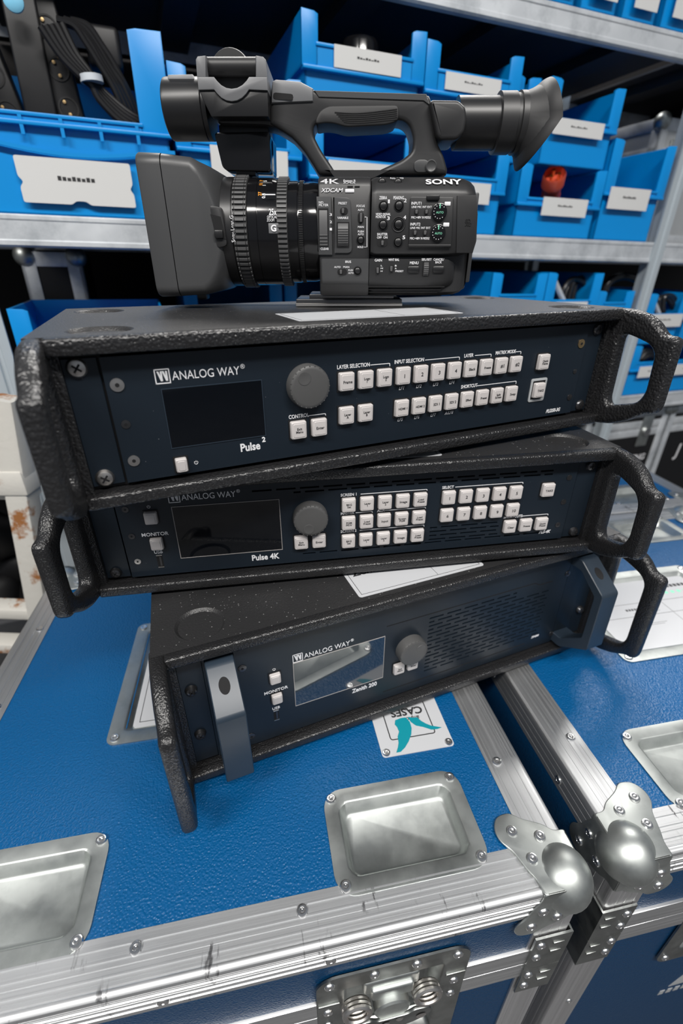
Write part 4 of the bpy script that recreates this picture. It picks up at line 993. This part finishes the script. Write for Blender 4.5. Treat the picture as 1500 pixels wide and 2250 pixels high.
for t, x0, x1, y, h, Y in (('4K', 703, 745, 399, 9, 497.5), ('Exmor R', 754, 781, 397, 3.6, 497.2), ('3CMOS', 754, 780, 401.5, 4, 496.8), ('XDCAM', 704, 753, 418.5, 7.6, 495.6), ('ND', 700, 710, 445, 4, 493.9), ('FILTER', 700, 721, 451, 4.6, 493.9), ('CLEAR', 704, 722, 547, 4.6, 493.9), ('3', 724, 729, 472, 5, 493.9), ('2', 724, 729, 488, 5, 493.9), ('1', 724, 729, 504, 5, 493.9), ('PRESET', 743, 762, 447, 4.6, 494.1), ('VARIABLE', 741, 765, 479, 4.4, 494.1), ('FOCUS', 783, 801, 453, 4.4, 495.7), ('AUTO', 786, 799, 461.5, 4, 495.7), ('MAN', 786, 799, 499, 4, 495.7), ('PUSH', 786, 799, 509, 4, 495.7), ('AUTO', 786, 799, 515, 4, 495.7), ('HOLD', 785, 798, 543, 4, 495.7), ('IRIS', 758, 771, 575.5, 4.4, 493.7), ('AUTO', 734, 748, 587, 3.6, 493.7), ('MAN', 754, 767, 587, 3.6, 493.7), ('PUSH', 765, 777, 594, 3.4, 493.7), ('AUTO', 765, 777, 600, 3.4, 493.7)):
    ctext(t, x0, x1, y, h, Y, bold=.02, shear=.25 if t == 'XDCAM' else 0)
(a, c), (b, d) = at(758, 423, 495.5), at(778, 415, 495.5); bm = B(); box(bm, a, b, 495.3, 496, c, d, .5, 2); cf(bm, 'badge', 'white_print')
for x0, x1 in ((763, 775), (779, 790)):
    (a, c), (b, d) = at(x0, 411.5, 496), at(x1, 408.5, 496); bm = B(); box(bm, a, b, 495.6, 498, c, d); cf(bm, 'microphone_slot', 'slot', smooth=0)
bm = B(); pts = [at(801, 477, 495.7), at(806, 477, 495.7), at(806, 543, 495.7), at(800, 543, 495.7)]; tube(bm, [(x, 495.8, z) for x, z in pts], .35, 5); cf(bm, 'printed_line', 'white_print')
# --- main panel controls
for px, py, r in ((842, 453, 7.5), (876, 452, 7.5), (841, 494, 7.5), (875, 493, 8), (874, 532, 7.5)): knobby(px, py, r, 489.8)
bm = B(); x, z = at(875, 493, 489.8); tube(bm, [(x+5.6*math.cos(t), 489.6, z+5.6*math.sin(t)) for t in [2*math.pi*i/28 for i in range(28)]], .5, 6, True); cf(bm, 'button_guard', 'cam_black')
slider(828, 851, 527, 541, 489.8, 'shutter_switch', .5)
knobby(839, 401, 6.5, 499, h=1.2); knobby(874, 402, 6.5, 499, h=1.2)
ctext('SONY', 934, 1013, 400, 17, 497.2, bold=.035, tilt=52); ctext('FULL AUTO', 857, 886, 392, 5.2, 500.5, tilt=52); ctext('Q', 834, 840, 392, 6, 500.5, tilt=52)
for t, x0, x1, y, h in (('ZEBRA', 833, 850, 435, 6), ('PEAKING', 864, 887, 435, 6), ('1', 852, 856, 443, 7), ('2', 887, 893, 441, 7), ('VIDEO SIGNAL', 825, 858, 471, 4.6), ('MONITOR', 825, 847, 477, 4.6), ('3', 850, 856, 480, 7), ('4', 886, 892, 478, 7), ('SHUTTER', 828, 851, 515, 4.8), ('OFF  ON', 828, 851, 522, 4.4), ('5', 884, 890, 522, 7)):
    ctext(t, x0, x1, y, h, 489.8, bold=.025)
p = fillet(tr2([(901, 433), (996, 434), (990, 540), (898, 540)], 489.8), 1.6, 3); bm = B()
loops(bm, [[(a, 489.9, b) for a, b in p], [(a, 488.7, b) for a, b in p], [(a, 488.5, b) for a, b in inset(p, .4)]]); door = cf(bm, 'audio_door', 'cam_black')
(a, c), (b, d) = at(936, 440, 488), at(966, 428, 488); bm = B(); box(bm, a, b, 486.6, 489.5, c, d, 1, 2); cf(bm, 'door_catch', 'cam_soft', door)
(a, c), (b, d) = at(897, 543, 488), at(990, 537, 488); bm = B(); tube(bm, [(a, 488.6, (c+d)/2), (b, 488.6, (c+d)/2)], 1.3, 8); cf(bm, 'door_hinge', 'cam_black', door)
for dy, dx in ((0, 0), (46, -3)):
    x, z = at(964.5+dx, 466+dy, 488.4); bm = B(); lathe(bm, [(6.6, .2), (6.6, -1.6), (5.8, -2), (.05, -2)], (x, 488.4, z), 'y', 28); kn = cf(bm, 'level_dial', 'cam_gloss', door)
    bm = B()
    for k in range(11):
        t = R(-55-k*26); lathe(bm, [(.42, -2.05), (.3, -2.25)], (x+5*math.cos(t), 488.4, z+5*math.sin(t)), 'y', 6)
    cf(bm, 'dial_marks', 'white_print', kn); bm = B(); box(bm, x-.4, x+.4, 486.1, 486.5, z+2.6, z+6); cf(bm, 'dial_pointer', 'green_print', kn)
    ctext('AUTO', 958+dx, 974+dx, 467+dy, 4.2, 486.3, 'green_print', kn)
    for t, x0, x1, y, h in ((f'INPUT{1 if dy == 0 else 2}', 904, 926, 447, 5.4), ('LINE MIC', 904, 926, 455, 4), ('INT EXT', 928, 948, 455, 4), ('MIC+48V', 903, 925, 478, 4.4), ('IN MIDDLE', 927, 946, 478, 4.4)): ctext(t, x0+dx, x1+dx, y+dy, h, 488.4, parent=door, bold=.02)
    for x0 in (909, 931): slider(x0+dx, x0+10+dx, 459+dy, 472+dy, 488.4, 'input_switch', .5)
    (a, c), (b, d) = at(976+dx, 452+dy, 488.4), at(990+dx, 443+dy, 488.4); bm = B(); box(bm, a, b, 488.1, 488.8, c, d, .5, 2); cf(bm, 'channel_badge', 'white_print', door)
# --- lower strip controls
for t, x0, x1, y, h in (('GAIN', 823, 839, 572, 5.4), ('WHT BAL', 853, 877, 571, 5), ('MENU', 900, 919, 578, 5.6), ('SEL/SET', 926, 948, 570.5, 4.6), ('CANCEL/', 952, 975, 570.5, 4.6), ('BACK', 956, 970, 576.5, 4.6), ('L', 836, 840, 584, 3), ('M', 836, 841, 590, 3), ('H', 836, 840, 596, 3), ('B', 867, 871, 584, 3), ('A', 867, 871, 590, 3), ('PRESET', 868, 886, 596, 3.4)): ctext(t, x0, x1, y, h, 493.7, bold=.02)
for x0, x1 in ((895, 921), (950, 976)):
    (a, c), (b, d) = at(x0, 599, 493.8), at(x1, 585, 493.8); bm = B(); loops(bm, [[(p, yy, q) for p, q in rr((a+b)/2, (c+d)/2, (b-a)/2-s, (d-c)/2-s, 1.6, 3)] for yy, s in ((494, 0), (492.6, 0), (492.2, .5))]); cf(bm, 'menu_button', 'cam_soft')
wheel(929, 942, 577, 605, 493.8, 'select_wheel', (-.8, .8, 8), 2.4)
# --- lens
LY, LZ = 537, 166
def lens(prof, name, material): bm = B(); lathe(bm, prof, (0, LY, LZ), 'x', 64); return cf(bm, name, material, smooth=35)
def zx(px, py=480): return at(px, py, 492)[0]
r0 = 45.5
lens([(30, -122), (45, -121), (45.8, -112), (45.8, -98.6), (44.6, -98.4), (44.6, -96.8)], 'front_barrel', 'cam_soft')
lens([(44.8, -97.4), (46, -97.2), (46, -84.6), (44.8, -84.4)], 'focus_ring', 'rubber')
bm = B()
for k in range(64):
    t = 2*math.pi*k/64; y, z = LY+46.2*math.cos(t), LZ+46.2*math.sin(t); dy, dz = -math.sin(t)*1.3, math.cos(t)*1.3; oy, oz = math.cos(t)*1.3, math.sin(t)*1.3
    for x0, x1 in ((-96.9, -95.4), (-94.8, -87), (-86.4, -85)):
        loops(bm, [[(x, y-dy-oy, z-dz-oz), (x, y-dy*.8+oy, z-dz*.8+oz), (x, y+dy*.8+oy, z+dz*.8+oz), (x, y+dy-oy, z+dz-oz)] for x in (x0, x1)])
cf(bm, 'focus_ring_ribs', 'ring_grey', smooth=0)
lens([(44, -84.6), (45.2, -84), (45.2, -76), (44.6, -75.8), (44.6, -75.4), (45.2, -75.2), (45, -58), (43.5, -57.6)], 'scale_barrel', 'cam_gloss')
lens([(43.4, -58), (45, -57.8), (45, -48.6), (43, -48.4)], 'zoom_ring', 'rubber')
bm = B()
for k in range(72):
    t = 2*math.pi*k/72; y, z = LY+45*math.cos(t), LZ+45*math.sin(t); dy, dz = -math.sin(t)*1.1, math.cos(t)*1.1; oy, oz = math.cos(t)*1.1, math.sin(t)*1.1
    loops(bm, [[(x, y-dy-oy, z-dz-oz), (x, y-dy*.8+oy, z-dz*.8+oz), (x, y+dy*.8+oy, z+dz*.8+oz), (x, y+dy-oy, z+dz-oz)] for x in (-57.4, -49)])
cf(bm, 'zoom_ring_ribs', 'ring_grey', smooth=0)
lens([(42.5, -49), (43, -48.4), (43, -40), (42.4, -39.6), (42.6, -39), (42.6, -34.6), (42, -34.2), (42, -26), (41, -20)], 'rear_barrel', 'cam_gloss')
bm = B()
for k in range(150):
    t = 2*math.pi*k/150; y, z = LY+42.6*math.cos(t), LZ+42.6*math.sin(t); tube(bm, [(-38.4, y, z), (-35, y, z)], .5, 4)
cf(bm, 'iris_ring_ribs', 'rubber', smooth=0)
def on_lens(t, px, py, h, r, material, rotz=0, **k):
    x, z = at(px, py, LY-r); dz = max(-r*.95, min(r*.95, z-LZ)); ph = math.asin(dz/r); y = LY-(r+.15)*math.cos(ph)
    me = letter_mesh(t, h, material, **k); o = bpy.data.objects.new('lettering', me); COL.objects.link(o); o.parent = cc
    o.location = Vector((x-CO.x, y-CO.y, LZ+(r+.15)*math.sin(ph)-CO.z))*.001
    o.rotation_euler = (Matrix.Rotation(R(90)-ph, 3, 'X') @ Matrix.Rotation(R(rotz), 3, 'Z')).to_euler(); return o
on_lens('Sony Lens G', 511, 503, 3.3, 45.8, 'white_print', 90, bold=.01, wide=.9)
on_lens('25x', 598, 466, 5.2, 45.2, 'white_print', bold=.02, wide=.62); on_lens('OPTICAL', 597, 477, 2.2, 45.2, 'white_print', wide=.72); on_lens('ZOOM', 594, 484, 2.2, 45.2, 'white_print', wide=.72)
on_lens('G', 601, 502, 5, 45.9, 'white_print', bold=.05)
bm = B(); x, z = at(601, 502, 492); box(bm, x-4.6, x+4.6, 491.5, 493, z-4, z+4, .6, 2); cf(bm, 'lens_badge', 'cam_light')
on_lens('27', 567, 423, 3, 45.2, 'orange_print', 90, bold=.02); on_lens('0.8', 576, 428, 3, 45.2, 'white_print', 90, bold=.02)
on_lens('11', 566, 398, 3, 45.2, 'orange_print', 90, bold=.02); on_lens('1', 574, 401, 3, 45.2, 'white_print', 90, bold=.02); on_lens('7', 565, 388, 3, 45.2, 'orange_print', 90, bold=.02); on_lens('5', 574, 389, 3, 45.2, 'white_print', 90, bold=.02)
x0, z = at(582, 428, 497); x1, _ = at(605, 429, 497); bm = B(); tube(bm, [(x0, 496.3, z), (x1, 496.3, z)], .55, 6); cf(bm, 'index_mark', 'white_print')
# --- hood: rounded box section flaring from the round barrel
def sec(x, hy, z0, z1, r): return [(x, p, q) for p, q in rr(LY, (z0+z1)/2, hy, (z1-z0)/2, r, 6)]
bm = B()
loops(bm, [sec(-164, 46, 121, 214, 8), sec(-171, 49, 116, 220, 8), sec(-172.5, 51, 113.5, 222.8, 9), sec(-170.5, 52.2, 112.6, 223.6, 9), sec(-152.2, 52, 113, 223, 9)], cap1=False); cf(bm, 'hood_front', 'cam_grey', smooth=45)
bm = B()
loops(bm, [sec(-152, 51, 114, 222, 9), sec(-151.4, 52, 113.2, 222.8, 9), sec(-128, 51.4, 114.4, 220.4, 9), sec(-122.5, 50, 115.5, 218, 12), sec(-116, 47.5, 117, 216, 22), sec(-108, 46, 119.5, 212.5, 45)], cap0=False, cap1=True); cf(bm, 'hood', 'cam_grey', smooth=45)
p = fillet(tr2([(458, 450), (486, 455), (498, 540), (476, 545)], 488), 3, 3); bm = B(); prism(bm, p, 'xz', 489.5, 495, .8, 2); lv = cf(bm, 'hood_lever_plate', 'cam_black')
(a, c), (b, d) = at(470, 525, 488), at(488, 470, 488); bm = B(); prism(bm, [(a-1, d), (b-2, d-2), (b+1, c), (a+3, c)], 'xz', 489.2, 490); cf(bm, 'lever_slot', 'slot', lv, 0)
(a, c), (b, d) = at(472, 524, 488), at(489, 505, 488); bm = B(); box(bm, a, b, 486.8, 490, c, d, 1.2, 2); cf(bm, 'hood_lever', 'cam_soft', lv)
x, z = at(448, 655, 530); bm = B(); box(bm, x-5, x+5, 522, 536, 108, 116, 2, 2); cf(bm, 'hood_catch', 'cam_black')
# --- carry handle
HY0, HY1 = 519, 553
outer = tr2([(596, 181), (606, 176), (660, 181), (688, 196), (720, 202), (930, 205), (945, 207), (951, 240), (960, 310), (975, 340), (987, 384), (700, 384), (690, 366), (668, 332), (640, 300), (612, 283), (592, 277), (592, 230)], HY0)
hole = tr2([(700, 268), (722, 263), (885, 263), (900, 275), (908, 304), (906, 332), (884, 350), (840, 370), (812, 383.4), (741, 383.4), (722, 355), (704, 328), (688, 296), (688, 278)], HY0)
bm = B(); ring_prism(bm, fillet(outer, 3, 3), fillet(hole, 3, 3), 'xz', HY0, HY1, 3.5, 3, 140); hd = cf(bm, 'carry_handle', 'cam_black', smooth=50)
p = fillet(tr2([(690, 275), (700, 246), (720, 233), (876, 231), (876, 266), (850, 275), (760, 280), (735, 272), (715, 270)], HY0), 4, 3)
bm = B(); prism(bm, p, 'xz', HY0-1.5, HY1+1.5, 1.2, 2)
cf(bm, 'grip', 'rubber', hd, 50)
for k in range(6):
    q = [at(735+k*4, 247+k*4.2, HY0-1.5), at(790, 249+k*4.2, HY0-1.5), at(872, 240+k*4.4, HY0-1.5)]; bm = B(); tube(bm, [(x, HY0-1.4, z) for x, z in spline([(a, b, 0) for a, b in q], 6) for x, z in [(x, z)]] if False else [(x, HY0-1.5, z) for x, z, _ in spline([(a, b, 0) for a, b in q], 6)], .5, 5); cf(bm, 'grip_rib', 'rubber', hd)
p = tr2([(598, 180), (606, 175), (660, 180), (688, 195), (688, 224), (596, 228)], HY0); bm = B(); prism(bm, p, 'xz', HY0-2, HY1+2, 2, 2); cf(bm, 'handle_nose', 'cam_light', hd)
p = tr2([(600, 203), (644, 207), (644, 220), (600, 218)], HY0-2); bm = B(); prism(bm, fillet(p, 2, 2), 'xz', HY0-2.3, HY0); cf(bm, 'accessory_slot', 'slot', hd, 0)
p = tr2([(690, 199), (936, 207), (944, 232), (930, 222), (700, 214)], HY0); bm = B(); prism(bm, p, 'xz', HY0-.8, HY0+2, .4, 1); cf(bm, 'handle_trim', 'cam_grey', hd)
# forward arm
p = fillet(tr2([(470, 253), (480, 246), (600, 222), (640, 228), (690, 240), (690, 275), (640, 300), (612, 283), (585, 275), (480, 272)], 521), 3, 3); bm = B(); prism(bm, p, 'xz', 521, 551, 3, 2); cf(bm, 'forward_arm', 'cam_black')
p = fillet(tr2([(909, 357), (918, 351), (935, 351), (943, 357), (943, 372), (936, 379), (915, 379), (909, 372)], HY0), 2, 3); bm = B(); prism(bm, p, 'xz', HY0-1.2, HY0+2, .6, 2); jc = cf(bm, 'jack_cover', 'cam_grey', hd)
x, z = at(946, 366, HY0); bm = B(); lathe(bm, [(5, .5), (5, -2.4), (4.2, -3), (3.4, -2.4), (.1, -2.4)], (x, HY0, z), 'y', 24); cf(bm, 'jack_plug', 'cam_grey', jc)
# --- viewfinder
p = fillet(tr2([(944, 224), (950, 218), (1008, 219), (1024, 235), (1026, 265), (1020, 292), (1004, 307), (968, 307), (960, 300)], 512), 2.5, 3); bm = B(); prism(bm, p, 'xz', 512, 560, 3, 3); cf(bm, 'viewfinder_mount', 'cam_black')
VY, vz = 534, at(1060, 272, 534)[1]
def vx(px): return at(px, 272, 534)[0]
bm = B(); lathe(bm, [(19.4, vx(1000)), (19.4, vx(1100)), (.1, vx(1100))], (0, VY, vz), 'x', 40); cf(bm, 'viewfinder_tube', 'cam_soft')
bm = B(); lathe(bm, [(19.5, vx(1086)), (22.4, vx(1088)), (22.4, vx(1122)), (21.2, vx(1123)), (21.2, vx(1130)), (22.8, vx(1131)), (22.8, vx(1143)), (20, vx(1146))], (0, VY, vz), 'x', 40); cf(bm, 'viewfinder_collar', 'cam_black')
bm = B(); ls = []
zt_, zb_ = at(1186, 172, VY)[1], at(1148, 376, VY)[1]; zm_ = (zt_+zb_)/2; hz = (zt_-zb_)/2
for f, gro in ((0, 0), (.2, .02), (.45, .22), (.72, .56), (1, 1), (1.0, .98), (.9, .86), (.6, .3)):
    inn = len(ls) > 4; l = []
    for i in range(48):
        t = 2*math.pi*i/48; c, s = math.cos(t), math.sin(t)
        zz0, yy0, x0 = vz+22*s, VY+22*c, vx(1132)
        x1 = (vx(1186) if s > 0 else vx(1152))*abs(s)+vx(1203)*(1-abs(s)); zz1, yy1 = zm_+hz*s, VY+34*c
        l.append((x0+(x1-x0)*f-(1.2 if inn else 0), yy0+(yy1-yy0)*gro*(.96 if inn else 1), zz0+(zz1-zz0)*gro*(.98 if inn else 1)))
    ls.append(l)
loops(bm, ls, cap0=False, cap1=True); cf(bm, 'eyecup', 'rubber', smooth=60)
# --- microphone holder, hinge block and monitor at the front of the handle
mz = at(400, 240, 530)[1]; mx0, mx1 = at(357, 240, 512)[0], at(452, 240, 512)[0]
bm = B(); lathe(bm, [(20, mx0-1.0), (21.6, mx0), (22, mx0+2), (22, mx0+32), (21.4, mx0+32.6), (22, mx0+33.2), (22, mx1)], (0, 533, mz), 'x', 44); cf(bm, 'microphone_holder', 'cam_soft')
p = tr2([(364, 186), (368, 163), (422, 162), (438, 186)], 520); bm = B(); prism(bm, p, 'xz', 520, 546, 1.5, 2); cf(bm, 'holder_clamp', 'cam_light')
HB = 506
wave = [(470, 169), (477, 178), (486, 187), (497, 193), (509, 195), (521, 193), (532, 187), (541, 178), (547, 169)]
wave2 = [(x, y+28) for x, y in wave]
bm = B(); prism(bm, tr2([(436, 196)]+wave2+[(588, 197), (589, 256), (464, 256), (447, 222)], HB), 'xz', HB, 566, .6, 2); hb = cf(bm, 'hinge_block', 'cam_soft', smooth=30)
bm = B(); prism(bm, tr2([(433, 169)]+wave+[(587, 169), (588, 199)]+wave2[::-1]+[(436, 198)], HB-1), 'xz', HB-1.5, 567, .6, 2); cf(bm, 'hinge_frame', 'cam_light', hb, 30)
bm = B(); prism(bm, tr2([(430, 131), (434, 124), (452, 122), (452, 170), (433, 170)], HB-1), 'xz', HB-1.5, 567, .6, 2); cf(bm, 'hinge_arm', 'cam_light', hb, 30)
bm = B(); prism(bm, tr2([(562, 122), (578, 125), (584, 132), (587, 170), (562, 170)], HB-1), 'xz', HB-1.5, 567, .6, 2); cf(bm, 'hinge_arm', 'cam_light', hb, 30)
(a, c), (b, d) = at(452, 166, HB+8), at(563, 124, HB+8); bm = B(); lathe(bm, [((d-c)*.52, a+.4), ((d-c)*.52, b-.4)], (0, HB+10, (c+d)/2), 'x', 28); box(bm, a+.4, b-.4, HB+10, 560, c+3, d-3, 2, 2); cf(bm, 'hinge_barrel', 'cam_black', hb)
x, z = at(508, 166, 522); bm = B(); lathe(bm, [(17.2, -12), (18, -10), (18, 10), (17.2, 12)], (x, 533, z), 'y', 36); cf(bm, 'hinge_disc', 'cam_black', hb)
p = fillet(tr2([(470, 291), (592, 289), (594, 372), (588, 376), (496, 374), (488, 366)], 524), 3, 3); bm = B(); prism(bm, p, 'xz', 524, 572, .7, 2); lc = cf(bm, 'monitor_panel', 'cam_gloss')
bm = B(); a, c = at(540, 382, 535); box(bm, a-8, a+10, 528, 548, c-2, c+6, 1, 2); box(bm, a-20, a+24, 530, 560, at(0, 291, 524)[1]-1, at(0, 270, 524)[1], 1, 2); cf(bm, 'monitor_pivot', 'cam_black', lc)
# --- quick release plate
bm = B(); box(bm, -45, 60, 511, 566, 102.3, 109.4, 1, 2); box(bm, -32, 52, 514, 562, 109, 113.6, .8, 2); cf(bm, 'tripod_plate', 'dark_steel')
bm = B(); prism(bm, [(-45.5, 102.6), (60.5, 102.6), (60.5, 105.6), (-45.5, 105.6)], 'xz', 509.6, 511.2, .4, 1); cf(bm, 'plate_rail', 'steel')
# ================================================================ rusty trolley at the left
tr = empty('trolley', (-600, 690, -Z0*1000), 0); tag(tr, 'rust-stained white metal trolley frame behind the left edge of the case', 'trolley')
tro = Vector((-600, 690, -Z0*1000))
def bar(p, q, w, name, mtl='rust_white'):
    a, b = Vector(p)-tro, Vector(q)-tro; d = (b-a).normalized(); x = d.cross(Vector((0, 1, 0))).normalized(); y = x.cross(d)
    bm = B(); loops(bm, [[tuple(c+x*u+y*v) for u, v in rr(0, 0, w[0]/2, w[1]/2, 3, 2)] for c in (a, b)]); return finish(bm, name, mtl, tr)
def p3(px, py, Y): x, z = at(px, py, Y); return (x, Y, z)
t0, t1 = p3(32, 985, 660), p3(92, 1335, 660)
dvt = (Vector(t1)-Vector(t0)); t2 = Vector(t1)+dvt*((-Z0*1000+4-t1[2])/dvt.z)
bar(Vector(t0)-dvt*.25, t2, (34, 34), 'post')
bar((t0[0]-200, 660, t0[2]-dvt.z*.0), (t2[0]-200, 660, -Z0*1000+4), (34, 34), 'post')
for py in (1085, 1345, 1420):
    q = p3(70, py, 668); bar((q[0]-240, 668, q[2]+18), (q[0]+6, 668, q[2]+6), (22, 34), 'rail')
q = p3(15, 1060, 652); bm = B(); box(bm, q[0]-30-tro.x, q[0]+34-tro.x, 640-tro.y, 682-tro.y, q[2]-18-tro.z, q[2]+22-tro.z, 4, 2); finish(bm, 'joint_bracket', 'rust_white', tr)
bm = B(); box(bm, -170, 60, -40, 40, 90, 104, 2, 2); finish(bm, 'deck', 'rust_white', tr)
for i, (px, py, Y, s) in enumerate(((-10, 1215, 760, 70), (75, 1270, 790, 62), (-8, 1345, 735, 60))):
    x, z = at(px, py, Y); bm = B(); random.seed(i)
    sphere(bm, (0, 0, 0), s, 24, 16, (1, .8, .8))
    for v in bm.verts: v.co *= 1+.12*math.sin(v.co.x*.05+i)*math.cos(v.co.z*.06+v.co.y*.04)
    o = finish(bm, 'soft_bag', 'black', None, smooth=60); o.location = (x*.001-.05, Y*.001+.06, max(.105+s*.0007, z*.001+Z0))
    tag(o, ('black soft bag in the middle of the trolley', 'black soft bag at the back of the trolley', 'black soft bag at the front of the trolley')[i], 'bag', 'black bags on the trolley')
COL.objects.unlink(_fo); bpy.data.objects.remove(_fo)
